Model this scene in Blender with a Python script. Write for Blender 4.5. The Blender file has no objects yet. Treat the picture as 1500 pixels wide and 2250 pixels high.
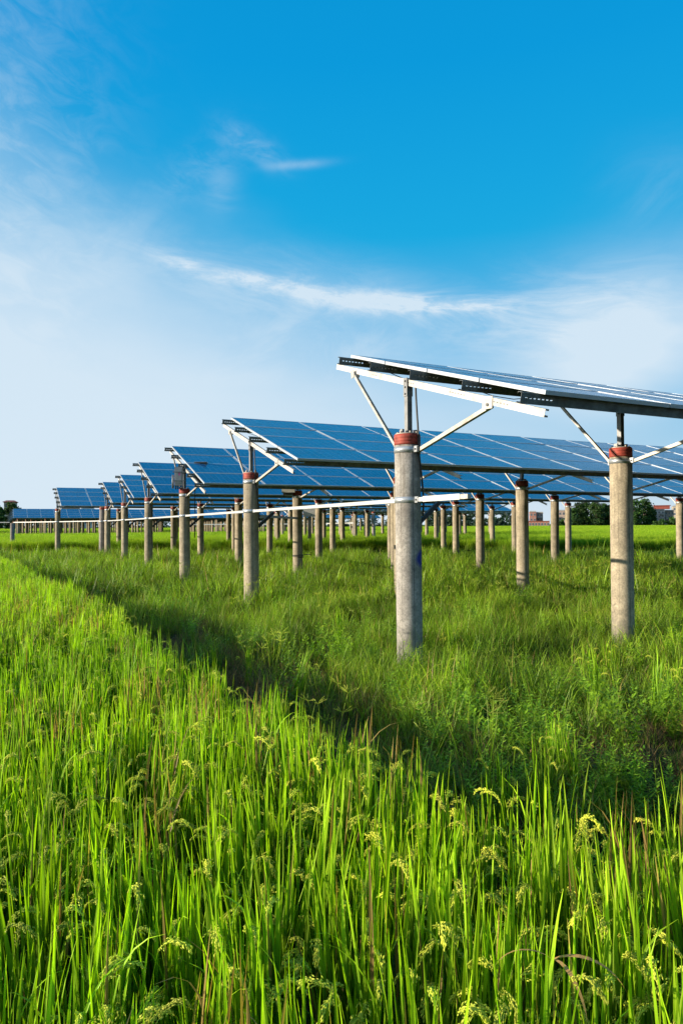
import bpy, math, random
import numpy as np
from mathutils import Vector, Matrix, Euler
random.seed(7); rng = np.random.default_rng(11)
S = bpy.context.scene
COL = S.collection
R = math.radians

# ------------------------------------------------------------------ camera
EYE = 1.75; F = 1499.2; PIT = .019; ROL = .0055
cam = bpy.data.cameras.new('camera'); co = bpy.data.objects.new('camera', cam); COL.objects.link(co); S.camera = co
cam.sensor_fit = 'VERTICAL'; cam.sensor_height = 36; cam.sensor_width = 24; cam.lens = 36*F/2250
cam.clip_start = .05; cam.clip_end = 6000
up = Vector((0, -math.sin(PIT), math.cos(PIT))); fw = Vector((0, math.cos(PIT), math.sin(PIT))); rt = Vector((1, 0, 0))
c_, s_ = math.cos(ROL), math.sin(ROL)
r2 = rt*c_ - up*s_; u2 = rt*s_ + up*c_
co.matrix_world = Matrix(((r2.x, u2.x, -fw.x, 0), (r2.y, u2.y, -fw.y, 0), (r2.z, u2.z, -fw.z, EYE), (0, 0, 0, 1)))

YAW = .4616; CY, SY = math.cos(YAW), math.sin(YAW)
def uv2xy(u, v): return (u*CY - v*SY, u*SY + v*CY)

# ------------------------------------------------------------------ light
SUN_AZ = math.atan2(-.985, -.15); SUN_EL = R(13)
sdir = Vector((math.sin(SUN_AZ)*math.cos(SUN_EL), math.cos(SUN_AZ)*math.cos(SUN_EL), math.sin(SUN_EL)))
sl = bpy.data.lights.new('sun', 'SUN'); sl.energy = 5.0; sl.angle = R(.5); sl.color = (1, .88, .70)
so = bpy.data.objects.new('sun', sl); COL.objects.link(so); so.rotation_euler = sdir.to_track_quat('Z', 'Y').to_euler()
so.location = (-30, -10, 30)

# ------------------------------------------------------------------ node helper
class NT:
    def __init__(s, tree): s.t = tree; s.n = tree.nodes; s.l = tree.links
    def node(s, typ, **kw):
        n = s.n.new(typ)
        for k, v in kw.items():
            if k == 'inp':
                for a, b in v.items():
                    if isinstance(b, bpy.types.NodeSocket): s.l.new(b, n.inputs[a])
                    else: n.inputs[a].default_value = b
            else: setattr(n, k, v)
        return n
    def math(s, op, a, b=None, c=None, clamp=False):
        n = s.n.new('ShaderNodeMath'); n.operation = op; n.use_clamp = clamp
        for i, x in enumerate((a, b, c)):
            if x is None: continue
            if isinstance(x, bpy.types.NodeSocket): s.l.new(x, n.inputs[i])
            else: n.inputs[i].default_value = x
        return n.outputs[0]
    def mix(s, f, a, b, mode='MIX'):
        n = s.n.new('ShaderNodeMix'); n.data_type = 'RGBA'; n.blend_type = mode
        for i, x in ((0, f), (6, a), (7, b)):
            if isinstance(x, bpy.types.NodeSocket): s.l.new(x, n.inputs[i])
            elif i == 0: n.inputs[0].default_value = x
            else: n.inputs[i].default_value = (*x, 1)
        return n.outputs[2]
    def ramp(s, f, stops, interp='LINEAR'):
        n = s.n.new('ShaderNodeValToRGB'); cr = n.color_ramp; cr.interpolation = interp
        while len(cr.elements) < len(stops): cr.elements.new(.5)
        for e, (p, c) in zip(cr.elements, stops):
            e.position = p; e.color = (*c, 1) if len(c) == 3 else c
        s.l.new(f, n.inputs[0]); return n.outputs[0]
    def mapr(s, v, a, b, c=0, d=1, smooth=False):
        n = s.n.new('ShaderNodeMapRange'); n.clamp = True
        if smooth: n.interpolation_type = 'SMOOTHSTEP'
        s.l.new(v, n.inputs[0])
        for i, x in enumerate((a, b, c, d)): n.inputs[i+1].default_value = x
        return n.outputs[0]
    def noise(s, vec, scale, detail=3, rough=.5, dist=0):
        n = s.n.new('ShaderNodeTexNoise'); n.inputs['Scale'].default_value = scale; n.inputs['Detail'].default_value = detail
        n.inputs['Roughness'].default_value = rough; n.inputs['Distortion'].default_value = dist
        if vec is not None: s.l.new(vec, n.inputs['Vector'])
        return n.outputs['Fac']

# ------------------------------------------------------------------ world
W = bpy.data.worlds.new('World'); S.world = W; W.use_nodes = True
w = NT(W.node_tree); bg = w.n['Background']
sky = w.node('ShaderNodeTexSky', sky_type='NISHITA', sun_disc=False, sun_elevation=SUN_EL, sun_rotation=SUN_AZ)
sky.air_density = 1.0; sky.dust_density = .6; sky.ozone_density = 2.5
tc = w.node('ShaderNodeTexCoord')
sep = w.node('ShaderNodeSeparateXYZ', inp={0: tc.outputs['Generated']})
X, Y, Z = sep.outputs
az = w.math('ARCTAN2', X, Y); hyp = w.math('SQRT', w.math('ADD', w.math('MULTIPLY', X, X), w.math('MULTIPLY', Y, Y)))
el = w.math('ARCTAN2', Z, hyp)
grad = w.ramp(w.mapr(el, 0, 1.0), [(0, (2.75, 3.4, 3.9)), (.10, (1.75, 3.05, 4.1)), (.24, (.55, 2.4, 4.05)), (.40, (.03, 2.0, 3.8)), (.60, (.0, 1.62, 3.6)), (1, (.0, 1.25, 3.0))])
base = w.mix(.97, sky.outputs[0], grad)
# air light: pale veil that thins out with height and away from the sun
CLOUD = (3.55, 4.15, 4.65)
comb = w.node('ShaderNodeCombineXYZ', inp={0: w.math('MULTIPLY', az, 1.0), 1: w.math('MULTIPLY', el, 2.6), 2: 0.3})
n1 = w.noise(comb.outputs[0], 1.6, 4, .5, .2)
veil_el = w.mapr(w.math('ADD', w.math('ADD', el, w.math('MULTIPLY', az, .40)), w.math('MULTIPLY', w.math('SUBTRACT', n1, .5), -.25)), -.02, .40, 1, 0, True)
def gauss(a0, e0, sa, se, tilt=0):
    da = w.math('SUBTRACT', az, a0); de = w.math('SUBTRACT', w.math('SUBTRACT', el, e0), w.math('MULTIPLY', da, tilt))
    q = w.math('ADD', w.math('POWER', w.math('ABSOLUTE', w.math('DIVIDE', da, sa)), 2), w.math('POWER', w.math('ABSOLUTE', w.math('DIVIDE', de, se)), 2))
    return w.math('EXPONENT', w.math('MULTIPLY', q, -1))
# streaked noise for cirrus
rotv = w.node('ShaderNodeCombineXYZ', inp={0: w.math('MULTIPLY', az, 5.0), 1: w.math('MULTIPLY', w.math('ADD', el, w.math('MULTIPLY', az, .12)), 22.0), 2: 1.7})
n2 = w.noise(rotv.outputs[0], 1.3, 10, .68, .6)
rot3 = w.node('ShaderNodeCombineXYZ', inp={0: w.math('MULTIPLY', az, 9.0), 1: w.math('MULTIPLY', w.math('SUBTRACT', el, w.math('MULTIPLY', az, .25)), 13.0), 2: 4.1})
n3 = w.noise(rot3.outputs[0], 1.0, 8, .6, .6)
rot4 = w.node('ShaderNodeCombineXYZ', inp={0: w.math('MULTIPLY', w.math('SUBTRACT', az, w.math('MULTIPLY', el, .5)), 16.0), 1: w.math('MULTIPLY', w.math('ADD', el, w.math('MULTIPLY', az, .3)), 34.0), 2: 2.2})
n4 = w.noise(rot4.outputs[0], 1.0, 8, .62, .7)
def pxdir(px, py):
    v = r2*((px-750)/F) + u2*((1125-py)/F) + fw
    return math.atan2(v.x, v.y), math.atan2(v.z, math.hypot(v.x, v.y))
def streak(x0, y0, x1, y1, th, k, nz):
    a0, e0 = pxdir(x0, y0); a1, e1 = pxdir(x1, y1)
    g = gauss((a0+a1)/2, (e0+e1)/2, abs(a1-a0)/2, th, (e1-e0)/(a1-a0) if a1 != a0 else 0)
    return w.math('MULTIPLY', w.math('MULTIPLY', g, w.mapr(nz, .36, .70, .12, 1, True)), k)
st = [streak(450, 590, 800, 665, .013, .75, n2), streak(820, 658, 1120, 668, .012, 1.1, n2), streak(640, 655, 1100, 680, .014, .5, n4), streak(470, 595, 640, 625, .008, .5, n4), streak(330, 575, 1080, 700, .045, .3, n2),
      streak(500, 290, 620, 355, .016, .26, n4), streak(590, 366, 715, 357, .005, .28, n3), streak(350, 420, 520, 330, .03, .14, n4), streak(440, 480, 520, 400, .05, .22, n3), streak(1000, 720, 1500, 640, .05, .45, n2),
      streak(1180, 790, 1700, 690, .085, 1.25, n1), streak(450, 605, 1120, 680, .010, .2, n4), streak(350, 560, 480, 600, .012, .6, n2),
      streak(1350, 430, 1600, 420, .05, .12, n3), streak(-200, 250, 220, 400, .22, .2, n4), streak(-100, 420, 420, 560, .07, .16, n3), streak(500, 760, 950, 740, .06, .3, n3)]
tot = w.math('MULTIPLY', veil_el, .97)
for s in st: tot = w.math('ADD', tot, s)
tot = w.math('MINIMUM', tot, .9)
skyc = w.mix(tot, base, CLOUD)
w.l.new(skyc, bg.inputs['Color']); bg.inputs['Strength'].default_value = .10

# ------------------------------------------------------------------ materials
def mat(name):
    m = bpy.data.materials.new(name); m.use_nodes = True; t = NT(m.node_tree)
    return m, t, t.n['Principled BSDF']
def simple(name, col, rough=.5, metal=0, var=.12, scale=8, bump=0, spec=None, obj_rand=0, rust=0):
    m, t, p = mat(name)
    tcn = t.node('ShaderNodeTexCoord')
    f = t.noise(tcn.outputs['Object'], scale, 4, .6)
    k = t.mapr(f, .3, .7, 1-var, 1+var)
    cc = t.node('ShaderNodeCombineColor', inp={0: k, 1: k, 2: k})
    c = t.mix(1, col, cc.outputs[0], 'MULTIPLY')
    if rust:
        f2 = t.noise(tcn.outputs['Object'], 3.1, 8, .7); c = t.mix(t.mapr(f2, .54, .68, 0, rust), c, (.17, .085, .04))
    if obj_rand:
        oi = t.node('ShaderNodeObjectInfo'); k2 = t.mapr(oi.outputs['Random'], 0, 1, 1-obj_rand, 1+obj_rand)
        cc2 = t.node('ShaderNodeCombineColor', inp={0: k2, 1: k2, 2: k2}); c = t.mix(1, c, cc2.outputs[0], 'MULTIPLY')
    t.l.new(c, p.inputs['Base Color']); p.inputs['Roughness'].default_value = rough; p.inputs['Metallic'].default_value = metal
    if spec is not None: p.inputs['Specular IOR Level'].default_value = spec
    if bump:
        b = t.node('ShaderNodeBump', inp={'Height': f, 'Strength': bump, 'Distance': .01}); t.l.new(b.outputs[0], p.inputs['Normal'])
    return m
def concrete(name, tint_a, tint_b, blue=False):
    m, t, p = mat(name)
    tcn = t.node('ShaderNodeTexCoord'); ob = tcn.outputs['Object']
    oi = t.node('ShaderNodeObjectInfo')
    off = t.node('ShaderNodeVectorMath', operation='ADD', inp={0: ob, 1: oi.outputs['Location']})
    fine = t.noise(off.outputs[0], 38, 7, .8)
    blot = t.noise(off.outputs[0], 6, 5, .65)
    big = t.noise(off.outputs[0], 1.7, 3, .5)
    col = t.mix(t.mapr(big, .35, .65), tint_a, tint_b)
    rr = t.mapr(oi.outputs['Random'], 0, 1, .82, 1.1)
    k = t.math('MULTIPLY', t.math('MULTIPLY', t.mapr(fine, .3, .7, .5, 1.45), t.mapr(blot, .3, .7, .66, 1.2)), rr)
    cc = t.node('ShaderNodeCombineColor', inp={0: k, 1: k, 2: k}); col = t.mix(1, col, cc.outputs[0], 'MULTIPLY')
    sp = t.node('ShaderNodeSeparateXYZ', inp={0: ob})
    # formwork seam and pale lap beside it
    ang = t.math('ARCTAN2', sp.outputs[1], sp.outputs[0])
    seam = t.mapr(t.math('ABSOLUTE', t.math('SUBTRACT', ang, -1.73)), .018, .04, .45, 1)
    seam2 = t.mapr(t.math('ABSOLUTE', t.math('SUBTRACT', ang, -2.7)), .015, .03, .7, 1)
    k2 = t.math('MULTIPLY', seam, seam2)
    cc2 = t.node('ShaderNodeCombineColor', inp={0: k2, 1: k2, 2: k2}); col = t.mix(1, col, cc2.outputs[0], 'MULTIPLY')
    # damp / soil stain at the foot, drips below the clamp
    foot = t.mapr(t.math('ADD', sp.outputs[2], t.math('MULTIPLY', t.math('SUBTRACT', blot, .5), .8)), .15, .6, .8, 0)
    col = t.mix(foot, col, (.12, .12, .095))
    strv = t.node('ShaderNodeCombineXYZ', inp={0: t.math('MULTIPLY', ang, 3.2), 1: t.math('MULTIPLY', sp.outputs[2], 1.4), 2: oi.outputs['Random']})
    stn = t.noise(strv.outputs[0], 1.0, 4, .6)
    topm = t.math('MULTIPLY', t.mapr(stn, .42, .66, 0, .62), t.mapr(sp.outputs[2], 1.0, 2.7, .2, 1))
    col = t.mix(topm, col, (.10, .08, .06))
    if blue:
        d = t.node('ShaderNodeVectorMath', operation='DISTANCE', inp={0: ob, 1: (.092, -.119, 1.36)})
        sc = t.math('ADD', d.outputs['Value'], t.math('MULTIPLY', t.math('SUBTRACT', blot, .5), .12))
        col = t.mix(t.mapr(sc, .06, .12, .9, 0), col, (.012, .025, .24))
    t.l.new(col, p.inputs['Base Color']); p.inputs['Roughness'].default_value = .88; p.inputs['Specular IOR Level'].default_value = .25
    rv = t.node('ShaderNodeCombineXYZ', inp={0: 0.0, 1: 0.0, 2: sp.outputs[2]})
    rings = t.noise(rv.outputs[0], 60, 2, .5)
    b = t.node('ShaderNodeBump', inp={'Height': t.math('ADD', fine, t.math('MULTIPLY', rings, .35)), 'Strength': .35, 'Distance': .006}); t.l.new(b.outputs[0], p.inputs['Normal'])
    return m
M = {}
M['conc'] = concrete('concrete', (.27, .23, .165), (.36, .305, .215))
M['concA'] = concrete('concrete_grey', (.25, .232, .21), (.35, .325, .29), True)
M['concG'] = concrete('concrete_pale', (.24, .215, .20), (.28, .25, .225))
M['red'] = simple('red_oxide', (.20, .027, .015), .7, 0, .45, 18, .3, obj_rand=.25)
M['galv'] = simple('galvanised', (.38, .36, .32), .5, .3, .2, 14, .1, rust=.6)
M['bright'] = simple('bright_aluminium', (.50, .50, .49), .4, .3, .06, 10)
M['purlin'] = simple('purlin_steel', (.13, .14, .14), .5, .45, .4, 9, .15, rust=.35)
M['frame'] = simple('module_frame', (.44, .47, .50), .38, .3, .05, 6)
M['rafter'] = simple('rafter_steel', (.42, .40, .37), .55, .2, .2, 5, .1, rust=.55)
M['stub'] = simple('stub_steel', (.20, .20, .20), .5, .4, .3, 9)
M['band'] = simple('clamp_steel', (.40, .42, .44), .35, .55, .15, 12)
M['plate'] = simple('end_plate', (.38, .34, .29), .7, .3, .2, 12)
M['black'] = simple('cable', (.012, .012, .013), .5, 0, .1)
M['box'] = simple('box_grey', (.34, .32, .31), .55, 0, .15, 9)
M['boxw'] = simple('box_white', (.48, .47, .44), .5, 0, .1, 9)
M['boxd'] = simple('box_dark', (.02, .022, .025), .5, 0, .2, 9)
M['sticker'] = simple('box_sticker', (.55, .12, .25), .6, 0, .2, 20)
M['back'] = simple('backsheet', (.6, .6, .6), .6, 0, .05)
M['hole'] = simple('bolt', (.10, .10, .10), .5, .5, .1)
# photovoltaic glass
m, t, p = mat('pv_glass'); M['pv'] = m
uvn = t.node('ShaderNodeUVMap'); uvn.uv_map = 'uv'
sp = t.node('ShaderNodeSeparateXYZ', inp={0: uvn.outputs[0]})
def lines(co, period, wd):
    f = t.math('FRACT', t.math('DIVIDE', co, period)); d = t.math('ABSOLUTE', t.math('SUBTRACT', f, .5))
    return t.mapr(d, .5-wd/period/2-.004, .5-wd/period/2+.004)
gx = lines(sp.outputs[0], .1584, .006); gy = lines(sp.outputs[1], .157, .005)
grid = t.math('MAXIMUM', gx, gy)
bb = t.math('MULTIPLY', lines(t.math('ADD', sp.outputs[1], .026), .0523, .0016), .35)
oi = t.node('ShaderNodeObjectInfo')
cell = t.node('ShaderNodeVectorMath', operation='SNAP', inp={0: uvn.outputs[0], 1: (.1584, .157, 1)})
cell2 = t.node('ShaderNodeVectorMath', operation='ADD', inp={0: cell.outputs[0], 1: oi.outputs['Location']})
wn = t.node('ShaderNodeTexWhiteNoise', inp={0: cell2.outputs[0]})
vor = t.node('ShaderNodeTexVoronoi', inp={'Vector': uvn.outputs[0], 'Scale': 90.0})
k = t.math('MULTIPLY', t.math('MULTIPLY', t.mapr(wn.outputs[0], 0, 1, .85, 1.15), t.mapr(vor.outputs['Distance'], 0, .7, .85, 1.2)), t.mapr(oi.outputs['Random'], 0, 1, .9, 1.12))
cc = t.node('ShaderNodeCombineColor', inp={0: k, 1: k, 2: k})
pc = t.mix(1, (.002, .082, .20), cc.outputs[0], 'MULTIPLY')
pc = t.mix(bb, pc, (.14, .22, .30)); pc = t.mix(t.math('MULTIPLY', grid, .6), pc, (.20, .34, .46))
t.l.new(pc, p.inputs['Base Color']); dn = t.noise(cell2.outputs[0], .9, 2, .5); dust = t.noise(uvn.outputs[0], 5, 5, .7); t.l.new(t.mapr(dust, .3, .7, .12, .3), p.inputs['Roughness'])
pc = t.mix(t.math('MULTIPLY', t.mapr(dust, .4, .75, .0, .16), t.mapr(oi.outputs['Random'], 0, 1, .3, 1)), pc, (.16, .20, .22)); t.l.new(pc, p.inputs['Base Color']); p.inputs['IOR'].default_value = 1.45
p.inputs['Specular IOR Level'].default_value = .4

def leafmat(name, base, tip, trans=.38, rough=.42, rand=.25, spec=.5, lo=.85, hi=1.15, ns=.35):
    """blade material: 'tint' attribute r = brightness, g = how yellow/dry, b = height along the blade"""
    m = bpy.data.materials.new(name); m.use_nodes = True; t = NT(m.node_tree); p = t.n['Principled BSDF']; out = t.n['Material Output']
    at = t.node('ShaderNodeAttribute'); at.attribute_name = 'tint'
    s = t.node('ShaderNodeSeparateColor', inp={0: at.outputs['Color']})
    oi = t.node('ShaderNodeObjectInfo'); geo = t.node('ShaderNodeNewGeometry')
    big = t.noise(geo.outputs['Position'], ns, 4, .6)
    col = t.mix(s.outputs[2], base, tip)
    col = t.mix(s.outputs[1], col, (.36, .22, .085))
    k = t.math('MULTIPLY', t.math('MULTIPLY', s.outputs[0], t.mapr(oi.outputs['Random'], 0, 1, 1-rand, 1+rand)), t.mapr(big, .32, .68, lo, hi))
    cc = t.node('ShaderNodeCombineColor', inp={0: t.math('MULTIPLY', k, t.mapr(big, .3, .7, .85, 1.15)), 1: k, 2: k}); col = t.mix(1, col, cc.outputs[0], 'MULTIPLY')
    t.l.new(col, p.inputs['Base Color']); p.inputs['Roughness'].default_value = rough; p.inputs['Specular IOR Level'].default_value = spec
    tr = t.node('ShaderNodeBsdfTranslucent'); t.l.new(t.mix(1, col, (1.15, 1.25, .45), 'MULTIPLY'), tr.inputs[0])
    mx = t.node('ShaderNodeMixShader', inp={0: trans}); t.l.new(p.outputs[0], mx.inputs[1]); t.l.new(tr.outputs[0], mx.inputs[2]); t.l.new(mx.outputs[0], out.inputs[0])
    return m
M['rice'] = leafmat('rice_leaf', (.045, .14, .005), (.42, .70, .012), .44, .5, .22, .3)  # dark base colour: older lower leaves, plus painted-in shade between the hills
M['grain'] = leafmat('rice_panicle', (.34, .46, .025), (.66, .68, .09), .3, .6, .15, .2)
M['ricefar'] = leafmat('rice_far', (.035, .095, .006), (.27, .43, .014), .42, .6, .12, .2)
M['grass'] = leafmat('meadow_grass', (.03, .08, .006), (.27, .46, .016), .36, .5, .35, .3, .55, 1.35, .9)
M['weed'] = leafmat('leafy_weed', (.08, .19, .010), (.30, .52, .025), .38, .5, .25, .3)
M['dry'] = leafmat('dry_grass', (.11, .07, .045), (.27, .18, .11), .3, .7, .3, .2)
M['treeleaf'] = leafmat('tree_leaf', (.018, .048, .014), (.055, .115, .022), .25, .6, .3, .2)
M['treefar'] = leafmat('tree_leaf_far', (.035, .07, .05), (.06, .11, .07), .25, .7, .25, .1)  # distance haze mixed into the leaf colour as a bluish tone
M['bark'] = simple('bark', (.11, .085, .06), .9, 0, .3, 3)
# ground
m, t, p = mat('ground_soil'); M['ground'] = m
geo = t.node('ShaderNodeNewGeometry')
a = t.noise(geo.outputs['Position'], .8, 6, .65); b = t.noise(geo.outputs['Position'], 9, 5, .7)
sp = t.node('ShaderNodeSeparateXYZ', inp={0: geo.outputs['Position']})
near = t.mix(t.mapr(a, .35, .65), (.055, .038, .022), (.035, .05, .014))
near = t.mix(t.mapr(b, .5, .7), near, (.09, .065, .04))
far = t.mix(t.mapr(a, .35, .65), (.06, .10, .010), (.09, .145, .016))
col = t.mix(t.mapr(sp.outputs[1], 34, 60), near, far)
t.l.new(col, p.inputs['Base Color']); p.inputs['Roughness'].default_value = .95; p.inputs['Specular IOR Level'].default_value = .1
bp = t.node('ShaderNodeBump', inp={'Height': b, 'Strength': .6, 'Distance': .05}); t.l.new(bp.outputs[0], p.inputs['Normal'])

# ------------------------------------------------------------------ mesh builder
class MB:
    def __init__(s): s.v = []; s.f = []; s.mi = []; s.uv = []; s.smooth = []
    def face(s, vs, mi=0, uv=None, smooth=False):
        i = len(s.v); s.v += [tuple(x) for x in vs]; s.f.append(tuple(range(i, i+len(vs)))); s.mi.append(mi); s.uv.append(uv); s.smooth.append(smooth)
    def box(s, lo, hi, mi=0, M4=None, skip=()):
        x0, y0, z0 = lo; x1, y1, z1 = hi
        P = [Vector(q) for q in ((x0, y0, z0), (x1, y0, z0), (x1, y1, z0), (x0, y1, z0), (x0, y0, z1), (x1, y0, z1), (x1, y1, z1), (x0, y1, z1))]
        if M4 is not None: P = [M4 @ q for q in P]
        i = len(s.v); s.v += [tuple(q) for q in P]
        for n, f in enumerate(((0, 3, 2, 1), (4, 5, 6, 7), (0, 1, 5, 4), (1, 2, 6, 5), (2, 3, 7, 6), (3, 0, 4, 7))):
            if n in skip: continue
            s.f.append(tuple(i+k for k in f)); s.mi.append(mi); s.uv.append(None); s.smooth.append(False)
    def beam(s, a, b, w, h, mi=0, upv=(0, 0, 1)):
        a = Vector(a); b = Vector(b); d = (b-a); L = d.length; d.normalize(); U = Vector(upv)
        sx = d.cross(U).normalized(); U = sx.cross(d)
        m4 = Matrix(((d.x, sx.x, U.x, a.x), (d.y, sx.y, U.y, a.y), (d.z, sx.z, U.z, a.z), (0, 0, 0, 1)))
        s.box((0, -w/2, -h/2), (L, w/2, h/2), mi, m4)
    def tube(s, pts, rads, n=10, mi=0, caps=True, smooth=True):
        pts = [Vector(q) for q in pts]; rings = []
        ref = Vector((0, 0, 1))
        for k, q in enumerate(pts):
            d = (pts[min(k+1, len(pts)-1)]-pts[max(k-1, 0)]).normalized()
            r = ref if abs(d.dot(ref)) < .95 else Vector((1, 0, 0))
            sx = d.cross(r).normalized(); sy = d.cross(sx).normalized()
            rr = rads[k] if isinstance(rads, (list, tuple)) else rads
            i = len(s.v)
            for j in range(n):
                an = 2*math.pi*j/n; s.v.append(tuple(q + sx*math.cos(an)*rr + sy*math.sin(an)*rr))
            rings.append(i)
        for a, b in zip(rings, rings[1:]):
            for j in range(n):
                s.f.append((a+j, a+(j+1) % n, b+(j+1) % n, b+j)); s.mi.append(mi); s.uv.append(None); s.smooth.append(smooth)
        if caps:
            for a, rev in ((rings[0], True), (rings[-1], False)):
                f = tuple(a+j for j in range(n)); s.f.append(f[::-1] if rev else f); s.mi.append(mi); s.uv.append(None); s.smooth.append(False)
    def build(s, name, mats, parent=None, loc=(0, 0, 0), rot=(0, 0, 0), link=True):
        me = bpy.data.meshes.new(name); me.from_pydata(s.v, [], s.f)
        if not isinstance(mats, (list, tuple)): mats = [mats]
        for x in mats: me.materials.append(x)
        me.polygons.foreach_set('material_index', s.mi); me.polygons.foreach_set('use_smooth', s.smooth)
        if any(u is not None for u in s.uv):
            l = me.uv_layers.new(name='uv'); k = 0
            for f, u in zip(s.f, s.uv):
                for j in range(len(f)):
                    if u is not None: l.data[k].uv = u[j]
                    k += 1
        me.update()
        o = bpy.data.objects.new(name, me)
        if link: COL.objects.link(o)
        o.parent = parent; o.location = loc; o.rotation_euler = rot
        return o
def tag(o, label=None, cat=None, group=None, kind=None):
    if label: o['label'] = label
    if cat: o['category'] = cat
    if group: o['group'] = group
    if kind: o['kind'] = kind
    return o
def empty(name, loc=(0, 0, 0), rz=0):
    o = bpy.data.objects.new(name, None); COL.objects.link(o); o.location = loc; o.rotation_euler = (0, 0, rz); o.empty_display_size = .2
    return o
def inst(src, parent=None, loc=None, rot=None, name=None):
    c = src.copy(); COL.objects.link(c); c.parent = parent
    if loc is not None: c.location = loc
    if rot is not None: c.rotation_euler = rot
    return c
ORD = ['first', 'second', 'third', 'fourth', 'fifth', 'sixth', 'seventh', 'eighth', 'ninth', 'tenth', 'eleventh', 'twelfth', 'thirteenth', 'fourteenth', 'fifteenth', 'sixteenth', 'seventeenth', 'eighteenth', 'nineteenth', 'twentieth']

# ------------------------------------------------------------------ solar rows
TILT = .3213; HM = 1.8588+EYE; ST = 1.8672; SB = -2.1633; MW = 1.67; MH = (ST-SB-.069)/4; HT = 1.0587+EYE
UR = [4.2462, 4.4565, 4.6605, 4.8844, 4.9869, 5.0111, 2.9774]
VR = [6.7726, 12.9962, 19.3723, 25.9075, 32.0121, 37.8521, 43.656]
UM = [4.421, 4.5972, 4.6764, 4.8177, 5.0322, 4.978, 3.0079]
TR = [-.0208, -.0037, .0213, .0302, -.0096, -.0039, -.0135]
HR = [-.0018, -.0177, -.0229, .0286, .0243, .0102, -.0208]
PL = 3.4728

proto = bpy.data.collections.new('prototypes')      # never linked: sources only
def unlink(o):
    for c in list(o.users_collection): c.objects.unlink(o)
    return o
fr_w = .028
def module_glass():
    b = MB(); w_, h_ = MW-.016, MH
    z = -.003
    b.face([(fr_w, fr_w, z), (w_-fr_w, fr_w, z), (w_-fr_w, h_-fr_w, z), (fr_w, h_-fr_w, z)], 0,
           [(0, 0), (1.584, 0), (1.584, .942), (0, .942)])
    b.face([(fr_w, h_-fr_w, -.010), (w_-fr_w, h_-fr_w, -.010), (w_-fr_w, fr_w, -.010), (fr_w, fr_w, -.010)], 1)
    b.box((w_/2-.06, h_-.2, -.03), (w_/2+.06, h_-.09, -.0105), 2)     # junction box
    return b.build('solar_module', [M['pv'], M['back'], M['black']])
def module_frame(o):
    b = MB(); w_, h_ = MW-.016, MH
    b.box((0, 0, -.04), (w_, fr_w, 0)); b.box((0, h_-fr_w, -.04), (w_, h_, 0))
    b.box((0, fr_w, -.04), (fr_w, h_-fr_w, 0)); b.box((w_-fr_w, fr_w, -.04), (w_, h_-fr_w, 0))
    return b.build('module_frame', M['frame'], o)
MOD = unlink(module_glass()); MFR = unlink(module_frame(MOD)); MFR.parent = None

def cpurlin(L, splices=()):
    """C-section along x, web facing -y, slotted near its left end; origin at web's lower left"""
    b = MB(); H = .105; T = .003; D = .05
    slots = [.05+.05*i for i in range(7)]; sw, sh = .026, .012; zc = .056
    b.box((0, 0, 0), (L, T, zc-sh/2)); b.box((0, 0, zc+sh/2), (L, T, H))
    x = 0
    for s in slots:
        b.box((x, 0, zc-sh/2), (s, T, zc+sh/2)); x = s+sw
    b.box((x, 0, zc-sh/2), (L, T, zc+sh/2))
    b.box((0, T, 0), (L, D, T)); b.box((0, T, H-T), (L, D, H))
    b.box((0, D, 0), (L, D+T, .014)); b.box((0, D, H-.014), (L, D+T, H))
    for s in splices:
        b.box((s-.17, -.004, .006), (s+.17, -.0005, H-.006))
        for q in (-.12, -.05, .05, .12): b.tube([(s+q, -.012, zc), (s+q, -.004, zc)], .009, 6)
    return b
def slope(s, t, hm, off=0):    # point at slope coordinate s, off below the module face, in row-local (y,z)
    return (s*math.cos(t)+off*math.sin(t), hm+s*math.sin(t)-off*math.cos(t))

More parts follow.
